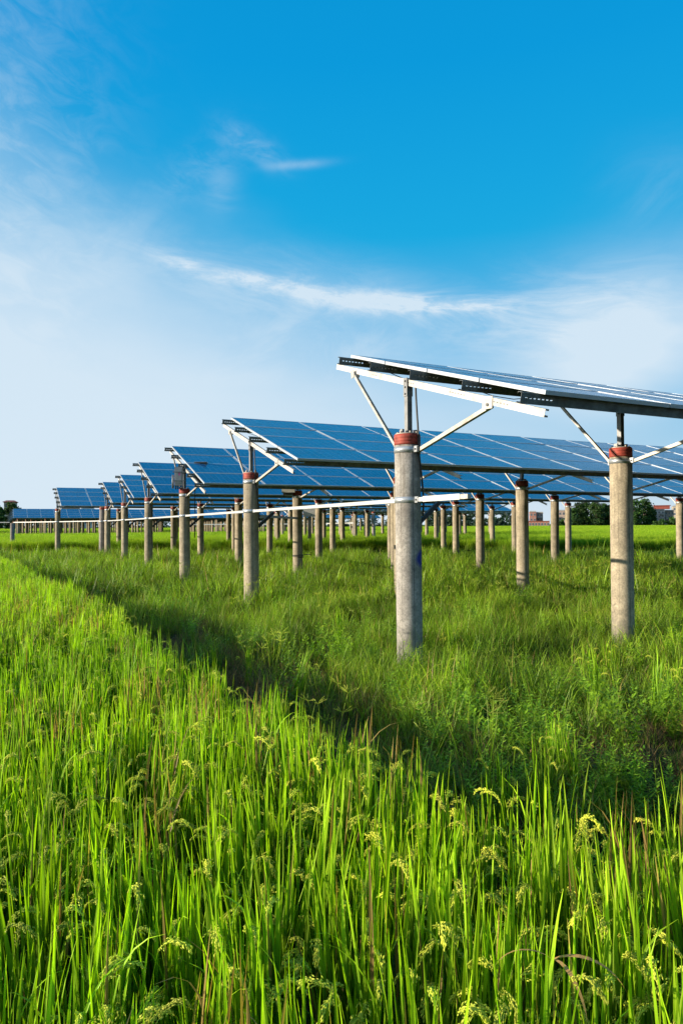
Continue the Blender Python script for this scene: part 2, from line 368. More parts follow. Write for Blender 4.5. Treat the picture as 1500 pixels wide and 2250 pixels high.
def rack(k, u0, v0, um, t, hm, ncol, npost, detail=2, label=None, group=None, name='solar_array'):
    x, y = uv2xy(u0, v0)
    root = empty(name, (x, y, 0), YAW)
    tag(root, label, 'solar array', group)
    du = um-u0
    step = MH+.023
    # modules
    if detail >= 1:
        n = 0; rest = MB()
        for c in range(ncol):
            for r in range(4):
                s = SB+r*step; yy, zz = slope(s, t, hm)
                if n < 100:
                    o = inst(MOD, root, (du+MW*c, yy, zz), (t+random.gauss(0, .0025), random.gauss(0, .002), 0))
                    if detail >= 2: inst(MFR, o, (0, 0, 0), (0, 0, 0))
                    else: inst(MFR, o, (0, 0, 0), (0, 0, 0))
                n += 1
                if n > 100:
                    m4 = Matrix.Translation((du+MW*c, yy, zz)) @ Matrix.Rotation(t, 4, 'X'); add_mod(rest, m4)
        if rest.f: tag(rest.build('solar_module', [M['pv'], M['frame']], root), kind='stuff')
    else:
        rest = MB()
        for c in range(ncol):
            for r in range(4):
                s = SB+r*step; yy, zz = slope(s, t, hm)
                m4 = Matrix.Translation((du+MW*c, yy, zz)) @ Matrix.Rotation(t, 4, 'X'); add_mod(rest, m4)
        tag(rest.build('solar_modules', [M['pv'], M['frame']], root), kind='stuff')
    L = MW*ncol+.25
    for j in range(5):
        s = (SB+.06, SB+step-.01, SB+2*step-.01, SB+3*step-.01, ST-.10)[j]
        yy, zz = slope(s, t, hm, .147)
        key = ('purlin', ncol, detail > 0)
        if key not in CACHE:
            CACHE[key] = unlink(cpurlin(L, [L*.31, L*.66] if detail else ()).build('purlin', M['purlin']))
        inst(CACHE[key], root, (du-.22+(j % 2)*.015, yy, zz), (t, 0, 0))
    if detail == 0: return root
    # sagging string cable tied under the fourth purlin
    if detail >= 2:
        cb = MB(); pts = []; yy, zz = slope(SB+3*step-.06, t, hm, .15)
        for q in range(int(ncol*6)+1):
            x_ = du+q*MW/6; ph = (q % 3)/3; pts.append((x_, yy, zz+.03-.09*math.sin(ph*math.pi)*(.6+.4*math.sin(q*1.3))))
        cb.tube(pts, .006, 5); yy, zz = slope(SB+1*step+.08, t, hm, .15)
        cb.tube([(x_, yy, zz+.03-.07*abs(math.sin(i*.9))) for i, (x_, _, _) in enumerate(pts)], .005, 5)
        cb.build('string_cable', M['black'], root)
    # rafters, braces, stubs
    ra, rb = slope(-2.42, t, hm, .185), slope(1.88, t, hm, .185)
    raf = MB(); raf.beam((0, ra[0], ra[1]), (0, rb[0], rb[1]), .042, .072, 0, (0, 0, 1))
    if detail >= 2:      # lips of the channel and slots
        raf2 = MB()
        A, B = Vector((0, *ra)), Vector((0, *rb)); d = (B-A).normalized(); nrm = Vector((0, -d.z, d.y)); Lr = (B-A).length
        m4 = Matrix(((0, -1, 0, 0), (d.y, 0, nrm.y, A.y), (d.z, 0, nrm.z, A.z), (0, 0, 0, 1)))
        raf2.box((0, -.003+.021, -.036), (Lr, .021, .036), 0, m4)
        raf2.box((0, -.021, .033), (Lr, .018, .036), 0, m4); raf2.box((0, -.021, -.036), (Lr, .018, -.033), 0, m4)
        raf2.box((0, -.021, -.033), (Lr, -.018, -.020), 0, m4); raf2.box((0, -.021, .020), (Lr, -.018, .033), 0, m4)
        for q in (.5, 1.2, 2.2, 3.1):
            for i in range(6 if q == .5 or q == 1.2 else 3):
                raf2.box((q+i*.05, .0212, -.004), (q+i*.05+.022, .0222, .006), 1, m4)
        raf = raf2
    rf = unlink(raf.build('rafter', [M['rafter'], M['hole']]))
    su = slope(1.28, t, hm, .232); sd = slope(-1.62, t, hm, .232)
    zb = EYE+.86
    bu = MB(); bu.beam((-.03, .12, zb-.03), (-.03, su[0], su[1]), .035, .035); bu.beam((-.052, su[0]-.03, su[1]+.01), (-.052, su[0]+.05, su[1]-.005), .006, .1); bu.beam((.024, su[0]-.03, su[1]+.01), (.024, su[0]+.05, su[1]-.005), .006, .1)
    bd = MB(); bd.beam((.03, -.17, zb-.01), (.03, sd[0], sd[1]), .042, .042); bd.beam((-.026, sd[0]-.08, sd[1]+.02), (-.026, sd[0]+.07, sd[1]+.03), .006, .12); bd.tube([(-.04, sd[0]-.01, sd[1]+.005), (-.025, sd[0]-.01, sd[1]+.005)], .016, 8, 1)
    bu = unlink(bu.build('brace', M['galv'])); bd = unlink(bd.build('brace', [M['galv'], M['hole']]))
    sy, sz = slope(0, t, hm, .21)
    sb = MB()
    for q in (-.032, .024):
        sb.box((q, -.035, HT+.012), (q+.007, .035, sz+.05))
    sb.box((-.025, -.012, HT+.012), (.024, -.004, sz-.02))
    sb.box((-.04, -.04, sz-.16), (-.0325, .04, sz+.055)); sb.box((.0315, -.04, sz-.16), (.039, .04, sz+.055))
    for zq in (sz-.13, sz-.05, sz+.02): sb.tube([(-.055, 0, zq), (-.04, 0, zq)], .012, 6); sb.tube([(.039, 0, zq), (.05, 0, zq)], .012, 6)
    for q in (-.09, .09): sb.box((q-.012, -.03, HT+.012), (q+.012, .03, HT+.05))
    stb = unlink(sb.build('stub_column', M['stub']))
    for i in range(npost):
        px = PL*i
        inst(rf, root, (px, 0, 0)); inst(bu, root, (px, 0, 0)); inst(bd, root, (px, 0, 0)); inst(stb, root, (px, 0, 0))
    return root
CACHE = {}
def add_mod(b, m4):
    w_, h_ = MW-.016, MH; z = -.001
    P = [m4 @ Vector(q) for q in ((fr_w, fr_w, .001), (w_-fr_w, fr_w, .001), (w_-fr_w, h_-fr_w, .001), (fr_w, h_-fr_w, .001))]
    b.face(P, 0, [(0, 0), (1.584, 0), (1.584, .942), (0, .942)])
    b.box((0, 0, -.04), (w_, h_, -.001), 1, m4)

# posts
PR = .15
def ring(b, z0, z1, r0, r1, n, mi=0):
    """flat band between radii r0 < r1"""
    b.tube([(0, 0, z0), (0, 0, z1)], r1, n, mi, caps=True)
def post_parts(conc, big=True):
    n = 40 if big else 16
    sh = MB(); hc = HT-.012
    sh.tube([(0, 0, -.5), (0, 0, 0), (0, 0, .7), (0, 0, 1.4), (0, 0, 2.1), (0, 0, hc-.125)], PR, n, 0, caps=True)
    shaft = unlink(sh.build('shaft', conc))
    cp = MB(); z = hc-.1245
    zs = [z, z+.03, z+.034, z+.038, z+.068, z+.072, z+.076, hc]; rs = [PR+.003, PR+.004, PR+.001, PR+.004, PR+.004, PR+.001, PR+.004, PR+.002]
    cp.tube([(0, 0, q) for q in zs], rs, n, 0)
    cap = unlink(cp.build('painted_cap', M['red']))
    pl = MB(); pl.tube([(0, 0, hc+.0005), (0, 0, hc+.012)], PR-.01, n)
    if big:
        for k in range(6):
            a = k*math.pi/3+.3; pl.tube([(math.cos(a)*.11, math.sin(a)*.11, hc+.012), (math.cos(a)*.11, math.sin(a)*.11, hc+.035)], .013, 6)
    plate = unlink(pl.build('end_plate', M['plate']))
    bd = MB(); zb = EYE+.86-.03
    def clamp(b, z0, h, bolts=True):
        nn = n; r = PR+.006
        i = len(b.v)
        b.tube([(0, 0, z0), (0, 0, z0+h)], r, nn, 0, caps=True)
        for sgn in (-1, 1):       # lugs across the slope direction
            for off in (-.012, .006):
                b.box((off, sgn*(r-.01) if sgn > 0 else -(r+.062), z0), (off+.006, (r+.062) if sgn > 0 else -(r-.01), z0+h))
            b.tube([(-.025, sgn*(r+.035), z0+h/2), (.02, sgn*(r+.035), z0+h/2)], .012, 6, 1)
    clamp(bd, zb, .07)
    band = unlink(bd.build('clamp_band', [M['band'], M['hole']]))
    tb = MB(); clamp(tb, EYE+.25, .07)
    tie = unlink(tb.build('clamp_band', [M['band'], M['hole']]))
    return dict(shaft=shaft, cap=cap, plate=plate, band=band, tie=tie)
PP = {k: post_parts(M[k]) for k in ('conc', 'concA', 'concG')}
def post(x, y, label, group, kind='conc', tie=False, band=True, top=0., rz=None, lean=(0, 0), scale=1):
    o = empty('concrete_post', (x, y, 0), YAW if rz is None else rz)
    o.rotation_euler = (lean[0], lean[1], YAW if rz is None else rz); o.scale = (scale, scale, 1+top)
    q = PP[kind]; inst(q['shaft'], o); inst(q['cap'], o); inst(q['plate'], o)
    if band: inst(q['band'], o)
    if tie: inst(q['tie'], o)
    return tag(o, label, 'post', group)

rowname = ['nearest', 'second nearest', 'third nearest', 'fourth nearest', 'fifth nearest', 'sixth nearest', 'seventh nearest']
for k in range(7):
    rack(k, UR[k], VR[k], UM[k], TILT+TR[k], HM+HR[k], 13, 7, 2,
         ['front solar array, its bright end beams rising against open sky', 'long blue solar array right behind the front array',
          'blue solar array with grey boxes hung at its left end', 'fourth blue solar array back, the one behind the array with grey boxes',
          'fifth blue solar array back in the stepped line', 'sixth blue solar array back in the stepped line',
          'last array of the stepped line, sticking out farthest to the left'][k], 'stepped rows of solar arrays on concrete posts')
    for i in range(7):
        x, y = uv2xy(UR[k]+PL*i, VR[k])
        kd = 'concA' if (k, i) == (0, 0) else 'conc'
        if (k, i) == (0, 0): lb = 'largest concrete post, grey with a blue paint smear, under the front array end'
        elif i == 0: lb = 'red capped concrete post at the left end of the %s array' % rowname[k]
        else: lb = 'red capped concrete post, %s from the left end under the %s array' % (ORD[i], rowname[k])
        rk = random.Random(k*50+i)
        post(x, y, lb, 'concrete posts under the stepped arrays', kd, tie=(i == 0), top=0, lean=(rk.uniform(-.004, .004), rk.uniform(-.004, .004)) if (k, i) != (0, 0) else (0, -.006))
# block C behind
for k, (v, u0) in enumerate([(49.6, 19.0), (55.5, 24.0), (61.5, 28.4), (67.5, 26.6)]):
    nm = ['nearest', 'second', 'third', 'farthest'][k]
    rack(20+k, u0, v, u0+.1, TILT, HM, 13, 7, 1, '%s of the four distant arrays set back behind the stepped line' % nm, 'distant arrays behind the stepped line', )
    for i in range(7):
        x, y = uv2xy(u0+PL*i, v)
        post(x, y, 'thin far post, %s from left under the %s array set back behind the line' % (ORD[i], nm), 'posts of the set back arrays', 'conc')
# block B: far left block
for k in range(13):
    v = 101+6.3*k; n = 33 if k == 0 else 32; u0 = 1.4
    rack(40+k, u0, v, u0, TILT, HM, n, 0, 1 if k == 0 else 0,
         'long far array seen end to end beyond the green rice strip' if k == 0 else '%s array from the front of the far block beyond the rice' % ORD[k],
         'arrays of the far block')
# posts of block B: one mesh each
fp = MB(); fp.tube([(0, 0, -.3), (0, 0, HT-.13)], PR, 10, 0); fp.tube([(0, 0, HT-.129), (0, 0, HT)], PR+.004, 10, 1); fp.box((-.04, -.04, HT+.001), (.04, .04, HM-.2), 2)
FP = unlink(fp.build('concrete_post', [M['conc'], M['red'], M['stub']]))
for k in range(13):
    for i in range(16):
        x, y = uv2xy(1.75+PL*i+(random.random()-.5)*.8+(k*1.31 % 3), 101+6.3*k)
        o = inst(FP, None, (x, y, 0), (0, 0, YAW))
        tag(o, 'tiny far post, %s from left under the %s array of the far block' % (ORD[i], ORD[k]), 'post', 'posts of the far block')
# a short far row at the extreme left
rack(60, -15.4, 160, -15.4, TILT, HM, 6, 0, 1, 'small pale array at the far left edge, lower than the rest', None)
for i in range(3):
    x, y = uv2xy(-14.9+PL*i, 160)
    tag(inst(FP, None, (x, y, 0), (0, 0, YAW)), '%s small dark post under the far left edge array' % ORD[i], 'post', 'posts of the far left edge array')

# extra posts of the tie line
def pix(px, z, py=None):
    """ground point seen at column px at depth z"""
    return ((px-750)/F*z, z)
x6, y6 = pix(224, 36.5); post(x6, y6, 'bare grey post leaning slightly, carrying only the tie bar', None, 'concG', tie=True, band=False, lean=(0, .012), top=-.01)
for (px, z, lb) in ((779, 56, 'left one of the pale bare posts standing free under the arrays'), (803, 55, 'middle one of the pale bare posts standing free under the arrays'), (820, 54, 'right one of the pale bare posts standing free under the arrays')):
    x, y = pix(px, z); post(x, y, lb, 'pale bare posts', 'concG', band=False)
xl, yl = pix(28, 44)
bmb = MB(); bmb.tube([(0, 0, -.4), (0, 0, EYE+.22)], .13, 24, 0); bmb.tube([(0, 0, EYE+.2205), (0, 0, EYE+.24)], .11, 24, 1)
tag(bmb.build('concrete_post', [M['concG'], M['plate']], None, (xl, yl, 0)), 'short pale post at far left holding the end of the tie bar', 'post')

# tie bars
ends = [uv2xy(UR[k], VR[k]) for k in range(6)] + [(x6, y6), uv2xy(UR[6], VR[6])]
TZ = EYE+.285
def tiebar(a, b, label, lug=True, both=True, knee=True):
    a = Vector((*a, TZ)); b = Vector((*b, TZ)); d = (b-a).normalized(); A = a+d*.185; B = b-d*.185
    root = empty('tie_bar', (A.x, A.y, 0))
    tag(root, label, 'tie bar', 'tie bars linking the end posts')
    mb = MB(); o0 = Vector((A.x, A.y, 0)); mb.beam(A-o0, B-o0, .045, .048); mb.build('bar', M['bright'], root)
    if knee:      # knee brace under the far post's near side
        e = Vector((CY, SY, 0)); k0 = b+e*.145; k0.z = EYE-.02; k1 = b+e*.48; k1.z = TZ-.02
        kb = MB(); kb.beam(k0-o0, k1-o0, .05, .06); kb.build('knee_brace', M['boxd'], root)  # near-black colour puts the post's shade into the brace
    return root
nmz = ['front', 'second', 'third', 'fourth', 'fifth', 'sixth']
for i in range(5): tiebar(ends[i], ends[i+1], 'white steel tie bar between the end posts of the %s and %s arrays' % (nmz[i], nmz[i+1]))
tiebar(ends[5], ends[6], 'short tie bar running to the bare leaning post', knee=False)
tiebar(ends[6], ends[7], 'tie bar between the bare post and the leftmost array post', knee=False)
tiebar(ends[7], (xl, yl), 'grey tie bar reaching left from the leftmost array post', knee=False)
tiebar((xl, yl), (xl-9, yl+.5), 'grey tie bar leaving the picture at the far left', knee=False)
a = Vector((*ends[0], TZ)); d = Vector((SY, -CY, 0)); root = empty('tie_bar', (a.x, a.y, 0)); tag(root, 'short white cantilever bar on the right of the largest post', 'tie bar', 'tie bars linking the end posts')
mb = MB(); mb.beam(d*.19+Vector((0, 0, TZ)), d*.36+Vector((0, 0, TZ)), .03, .046); mb.beam(d*.33+Vector((0, 0, TZ+.001)), d*1.02+Vector((0, 0, TZ+.001)), .055, .062); mb.build('bar', M['bright'], root)
mb = MB(); mb.beam(d*1.021+Vector((0, 0, TZ)), d*1.15+Vector((0, 0, TZ)), .045, .048); mb.build('bar_end', M['galv'], root)
mb = MB(); e = Vector((CY, SY, 0)); mb.beam(e*.145+Vector((0, 0, EYE+.03)), e*.42+Vector((0, 0, TZ-.02)), .045, .05); mb.build('knee_brace', M['boxd'], root)  # brace coloured near-black to carry the shade of the post
# far white tie line under the set back arrays
for (p0, p1, lb) in (((425, 90), (700, 88), 'long thin white tie bar far off under the middle arrays'), ((700, 88), (779, 56), 'far tie bar running up to the pale bare posts')):
    q0 = pix(*p0); q1 = pix(*p1); mb = MB(); mb.beam((0, 0, TZ-.12), (q1[0]-q0[0], q1[1]-q0[1], TZ-.12), .07, .12)
    tag(mb.build('tie_bar', M['bright'], None, (q0[0], q0[1], 0)), lb, 'tie bar', 'far tie bars')
# beam running with the rows from post C
for (k0, i0, k1, i1) in ((1, 0, 2, 1),):
    q0 = Vector((*uv2xy(UR[k0]+PL*i0, VR[k0]), TZ-.09)); q1 = Vector((*uv2xy(UR[k1]+PL*i1, VR[k1]), TZ-.07)); dd = (q1-q0).normalized()
    mb = MB(); o0 = Vector((q0.x, q0.y, 0)); mb.beam(q0+dd*.16-o0, q1-dd*.16-o0, .05, .06)
    tag(mb.build('cross_beam', M['purlin'], None, o0), 'dark horizontal beam between the second array end post and the array behind', 'beam')

# cables
def cable(pts, r, label, n=8, smooth_pts=6):
    P = [Vector(q) for q in pts]; out = []
    for i in range(len(P)-1):
        p0, p1, p2, p3 = P[max(i-1, 0)], P[i], P[i+1], P[min(i+2, len(P)-1)]
        for j in range(smooth_pts):
            s = j/smooth_pts
            out.append(.5*((2*p1)+(p2-p0)*s+(2*p0-5*p1+4*p2-p3)*s*s+(3*p1-p0-3*p2+p3)*s**3))
    out.append(P[-1]); o0 = Vector((P[0].x, P[0].y, 0)); mb = MB(); mb.tube([q-o0 for q in out], r, n)
    return tag(mb.build('cable', M['black'], None, o0), label, 'cable', 'black cables hanging down end posts')
def rel(k, i, du, dv, z): x, y = uv2xy(UR[k]+PL*i+du, VR[k]+dv); return (x, y, z)
ca = ends[0]
for k, lb in ((0, 'thick black cable down the right side of the largest post'), (1, 'black cable down the end post of the second array'), (3, 'black cable down the end post of the fourth array'), (4, 'black cable down the end post of the fifth array')):
    bx, by = ends[k]
    zt = HM-.24
    cable([(bx+.075, by-.10, zt+.02), (bx+.085, by-.115, HT+.3), (bx+.10, by-.13, HT), (bx+.105, by-.125, EYE+.86), (bx+.135, by-.10, EYE+.6), (bx+.155, by-.07, EYE+.4), (bx+.165, by-.045, EYE+.26), (bx+.16, by-.02, EYE+.1)], .011, lb)
bx, by = uv2xy(UR[2]+PL, VR[2])
wr = []
for q in range(30):
    an = q/29*math.pi*4.4; wr.append((bx+math.cos(an)*(PR+.012+.01*math.sin(an*3.1)), by+math.sin(an)*(PR+.012), .78+.03*math.sin(an*.7)+.012*q/10))
wr += [(bx+.3, by-.1, .86), (bx+.42, by-.12, .84)]
cable(wr, .012, 'loose black wire wound round the second post of the third array', 5, 2)

# boxes
bx, by = ends[2]
ib = empty('inverter_box', (bx-.12, by-.1, 0), YAW*.3); tag(ib, 'grey electrical box strapped above the third array end post', 'electrical box', 'electrical boxes on posts')
mb = MB(); z0 = HT+.08
mb.box((-.13, -.13, z0), (.09, .08, z0+.52), 0); mb.box((-.10, -.15, z0+.06), (.06, -.131, z0+.46), 0); mb.build('case', M['box'], ib)
mb = MB()
for q in (.12, .36): mb.box((-.18, -.165, z0+q), (.16, -.151, z0+q+.03), 0)
for q in (-.19, -.17): mb.tube([(q, -.06, z0-.08), (q, -.06, z0+.3)], .018, 8)
mb.build('strap', M['stub'], ib)
mb = MB(); mb.box((-.02, -.1515, z0+.28), (.03, -.15, z0+.36)); mb.build('sticker', M['sticker'], ib)
mb = MB()
for q in (-.1, -.04, .02, .08): mb.tube([(q, -.03, z0-.1), (q, -.03, z0)], .02, 8)
mb.build('cable_gland', M['black'], ib)
ib = empty('meter_box', (bx+.42, by+.12, 0)); tag(ib, 'dark blue grey box behind the third array end post', 'electrical box', 'electrical boxes on posts')
mb = MB(); mb.box((-.15, -.1, HT+.15), (.2, .12, HT+.75)); mb.build('case', M['boxd'], ib)
mb = MB(); mb.tube([(-.12, -.13, HT+.15), (-.13, -.14, HT-.4), (-.11, -.14, HT-.9), (-.14, -.13, HT-1.4)], .012, 8); mb.build('conduit', M['black'], ib)
mb = MB(); mb.box((-.15, -.13, HT+.75), (.2, .12, HT+.765)); mb.build('lid', M['stub'], ib)
bx, by = uv2xy(UR[2]+PL, VR[2])
ib = empty('junction_box', (bx-.27, by-.1, 0)); tag(ib, 'cream white box beside the top of the wire wrapped post', 'electrical box', 'electrical boxes on posts')
mb = MB(); mb.box((-.2, -.1, HT-.06), (.2, .12, HT+.2)); mb.build('case', M['boxw'], ib)
mb = MB(); mb.box((-.22, -.12, HT+.2), (.22, .14, HT+.215)); mb.build('lid', M['boxw'], ib)
mb = MB(); mb.box((-.16, -.08, HT-.14), (.14, .1, HT-.061)); mb.build('cable_tray', M['boxd'], ib)
xx, yy = pix(680, 45); ib = empty('junction_box', (xx, yy, 0)); tag(ib, 'small grey box far off under the middle arrays', 'electrical box', 'electrical boxes on posts')
mb = MB(); mb.box((-.4, -.15, EYE+.55), (.4, .15, EYE+1.15)); mb.build('case', M['boxw'], ib)
mb = MB(); mb.tube([(0, 0, 0), (0, 0, EYE+.549)], .12, 16); mb.build('pedestal', M['conc'], ib)

# ------------------------------------------------------------------ ground
edge_px = [(-500, 1175), (-260, 1190), (-80, 1203), (0, 1213), (50, 1233), (110, 1254), (200, 1290), (300, 1335), (400, 1388), (480, 1425), (560, 1462), (700, 1522), (870, 1592), (1000, 1652), (1120, 1700), (1230, 1728), (1330, 1722), (1430, 1690), (1500, 1668)]
RT = .90
edge = []
for px, py in edge_px:
    hy = 1157.6-px*.0055; z = RT*F/(py-hy); edge.append(((px-750)/F*z, z))
edge.append((3.2, 3.9)); edge.append((8, 6.0))
edge = np.array(edge)
def edge_dist(P):
    """signed distance to the near rice edge: positive on the weedy side"""
    best = np.full(len(P), 1e9); sgn = np.ones(len(P))
    for a, b in zip(edge[:-1], edge[1:]):
        d = b-a; L2 = (d*d).sum(); t = np.clip(((P-a)@d)/L2, 0, 1); q = a+t[:, None]*d; dist = np.hypot(*(P-q).T)
        cr = d[0]*(P[:, 1]-a[1])-d[1]*(P[:, 0]-a[0]); m = dist < best
        best = np.where(m, dist, best); sgn = np.where(m, np.sign(cr), sgn)
    return best*sgn
def far_edge(x): return 39.8-.11*x + .5*np.sin(x*.35)+.3*np.sin(x*1.1)     # y of the second rice field's near edge
def hgt(x, y):
    P = np.stack([x, y], 1); d = edge_dist(P)
    h = np.zeros(len(x))
    h -= .42*np.exp(-((d-.5)/.42)**2)
    h += .06*np.exp(-((d-1.6)/.5)**2)
    h += .03*np.sin(x*1.3+.4*y)*np.sin(y*.9)*(d > 0)
    h -= .38*np.exp(-((y-far_edge(x)+1.0)/.8)**2)
    return h
def axis(lo, hi, fine0, fine1, step, grow=1.25):
    a = list(np.arange(fine0, fine1+1e-6, step)); s = step
    while a[-1] < hi: s *= grow; a.append(a[-1]+s)
    s = step
    while a[0] > lo: s *= grow; a.insert(0, a[0]-s)
    return np.array(a)
ax = axis(-3500, 3500, -14, 16, .16); ay = axis(-600, 4500, -2, 44, .22)
gx_, gy_ = np.meshgrid(ax, ay); gz = hgt(gx_.ravel(), gy_.ravel())
V = np.stack([gx_.ravel(), gy_.ravel(), gz], 1); nx, ny = len(ax), len(ay)
idx = np.arange(nx*ny).reshape(ny, nx)
Fq = np.stack([idx[:-1, :-1].ravel(), idx[:-1, 1:].ravel(), idx[1:, 1:].ravel(), idx[1:, :-1].ravel()], 1)
me = bpy.data.meshes.new('ground'); me.vertices.add(len(V)); me.vertices.foreach_set('co', V.ravel()); me.loops.add(Fq.size); me.loops.foreach_set('vertex_index', Fq.ravel())
me.polygons.add(len(Fq)); me.polygons.foreach_set('loop_start', np.arange(len(Fq))*4); me.polygons.foreach_set('loop_total', np.full(len(Fq), 4)); me.polygons.foreach_set('use_smooth', np.ones(len(Fq), bool))
me.update(); me.materials.append(M['ground'])
g = bpy.data.objects.new('ground', me); COL.objects.link(g); g['kind'] = 'structure'

# ------------------------------------------------------------------ foliage meshes (numpy)
class FM:
    def __init__(s): s.V = []; s.F = []; s.C = []; s.mi = []; s.n = 0
    def strip(s, pts, wid, side, r, gr, mi=0, b0=0, b1=1, fold=0.0, fdir=None):
        """tapering ribbon: pts (k,3), wid (k), side unit vec; with optional V fold"""
        k = len(pts); pts = np.asarray(pts); side = np.asarray(side)
        bb = np.linspace(b0, b1, k)
        if fold:
            for i in range(k):
                s.V += [pts[i]-side*wid[i]/2, pts[i]+np.asarray(fdir)*fold*wid[i], pts[i]+side*wid[i]/2]; s.C += [(r, gr, bb[i], 1)]*3
            for i in range(k-1):
                a = s.n+3*i; s.F += [(a, a+1, a+4, a+3), (a+1, a+2, a+5, a+4)]; s.mi += [mi, mi]
            s.n += 3*k
        else:
            for i in range(k):
                s.V += [pts[i]-side*wid[i]/2, pts[i]+side*wid[i]/2]; s.C += [(r, gr, bb[i], 1)]*2
            for i in range(k-1):
                a = s.n+2*i; s.F += [(a, a+1, a+3, a+2)]; s.mi.append(mi)
            s.n += 2*k
    def diamond(s, c, d, L, w, r, gr, b, mi=0):
        d = d/np.linalg.norm(d); q = np.cross(d, (.3, .5, .8)); q /= np.linalg.norm(q); p = np.cross(d, q)
        s.V += [c-d*L/2, c+q*w/2, c+p*w/2, c-q*w/2, c-p*w/2, c+d*L/2]; s.C += [(r, gr, b, 1)]*6; a = s.n
        s.F += [(a, a+1, a+2), (a, a+2, a+3), (a, a+3, a+4), (a, a+4, a+1), (a+5, a+2, a+1), (a+5, a+3, a+2), (a+5, a+4, a+3), (a+5, a+1, a+4)]; s.mi += [mi]*8; s.n += 6
    def leaf(s, c, d, sd, L, w, r, gr, b, mi=0):
        s.V += [c, c+d*L*.4-sd*w/2, c+d*L, c+d*L*.4+sd*w/2]; s.C += [(r, gr, b, 1)]*4; a = s.n; s.F += [(a, a+1, a+2, a+3)]; s.mi.append(mi); s.n += 4
    def build(s, name, mats, link=False, parent=None):
        me = bpy.data.meshes.new(name); me.from_pydata([tuple(v) for v in s.V], [], s.F)
        for m in mats: me.materials.append(m)
        me.polygons.foreach_set('material_index', s.mi)
        ca = me.color_attributes.new('tint', 'FLOAT_COLOR', 'POINT'); ca.data.foreach_set('color', np.array(s.C, dtype=np.float32).ravel())
        me.update(); o = bpy.data.objects.new(name, me)
        if link: COL.objects.link(o)
        o.parent = parent
        return o
U = rng.uniform
def blade(fm, base, az, L, w, lean, curl, r, gr, mi=0, seg=5, fold=0., b0=0., b1=1.):
    """grass blade leaving base at lean (rad from vertical) bending outward by curl"""
    o = np.array([math.cos(az), math.sin(az), 0]); side = np.array([-math.sin(az), math.cos(az), 0])
    tw = U(-.9, .9); side = side*math.cos(tw)+o*math.sin(tw)*.9; side /= np.linalg.norm(side)
    p = np.array(base, float); pts = [p.copy()]; a = lean
    for i in range(seg):
        a += curl/seg*(i+.5)/seg*2
        p = p + (o*math.sin(a)+np.array([0, 0, 1])*math.cos(a))*L/seg; pts.append(p.copy())
    tt = np.linspace(0, 1, seg+1); wd = w*np.minimum(1, (.55+tt*1.3))*np.clip((1-tt)**.75, 0, 1)*1.15; wd[-1] = .0006
    fm.strip(pts, wd, side, r, gr, mi, b0, b1, fold, o)
def panicle(fm, base, az, H, L, r, grs=1.0, mi=1, n=6, dens=11):
    """rice ear: stem rises to H then arches over, with branchlets of grains"""
    o = np.array([math.cos(az), math.sin(az), 0]); p = np.array(base, float); pts = [p.copy()]; a = U(.02, .12)
    for i in range(3):
        p = p+(o*math.sin(a)+np.array([0, 0, 1])*math.cos(a))*H/3; pts.append(p.copy()); a += .08
    fm.strip(pts, [.003]*4, np.array([-o[1], o[0], 0]), r*.8, .1, 0, .3, .9)
    st = [p.copy()]; tg = []
    droop = U(1.5, 2.5); a = .3; sv = np.array([-o[1], o[0], 0])
    for i in range(8):
        a += droop/8; dv = o*math.sin(a)+np.array([0, 0, 1])*math.cos(a); tg.append(dv); p = p+dv*L/8; st.append(p.copy())
    fm.strip(st, [.0022]*9, sv, r, .1, mi, .2, .6)
    for i in range(0, 8):
        for q in range(2):
            c = st[i].copy()+tg[i]*L/16*q; bl = L*.42*(1-.35*i/8)
            dd = tg[i]+sv*U(-.5, .5)+np.array([0, 0, U(-.3, .15)]); dd /= np.linalg.norm(dd)
            for g_ in range(dens):
                c = c+dd*bl/dens; dd = dd+np.array([0, 0, -.09]); dd /= np.linalg.norm(dd)
                fm.diamond(c+rng.normal(0, .0018, 3), dd+rng.normal(0, .15, 3), .0085, .0034, r*U(.8, 1.15), 0, U(.3, 1), mi)
def rice_hill(hi=True, ntil=13, npan=4, dry=0.0):
    fm = FM()
    for i in range(ntil):
        a = U(0, 6.283); rr = U(0, .045); b = np.array([math.cos(a)*rr, math.sin(a)*rr, 0])
        a2 = a+U(-.6, .6); ln = U(.0, .11)
        dv = np.array([math.cos(a2), math.sin(a2), 0])*math.sin(ln)+np.array([0, 0, 1])*math.cos(ln); Ls = U(.5, .68)
        fm.strip([b, b+dv*Ls*.5, b+dv*Ls], [.007, .006, .004], np.array([-math.sin(a2), math.cos(a2), 0]), U(.7, .9), 0, 0, 0, .4)
        for j, f in enumerate((.4, .68, .97)):
            q = b+dv*Ls*f; az = U(0, 6.283); L = U(.22, .36) if j else U(.2, .32)
            isd = U(0, 1) < (dry+(.10 if j == 0 else .02))
            lean = U(.0, .12) if j == 2 else U(.03, .24)
            blade(fm, q, az, L, U(.009, .0155), lean, U(-.05, .22) if U(0, 1) < .93 else U(.8, 2.0), U(.5, 1.3), U(.75, 1) if isd else U(0, .06), 0, 6 if hi else 3, .18 if hi else 0, 0, 1)
    for i in range(npan):
        a = U(0, 6.283)
        panicle(fm, (math.cos(a)*.04, math.sin(a)*.04, 0), U(0, 6.283), U(.6, .8), U(.065, .105), U(.75, 1.2), dens=8)
    return fm
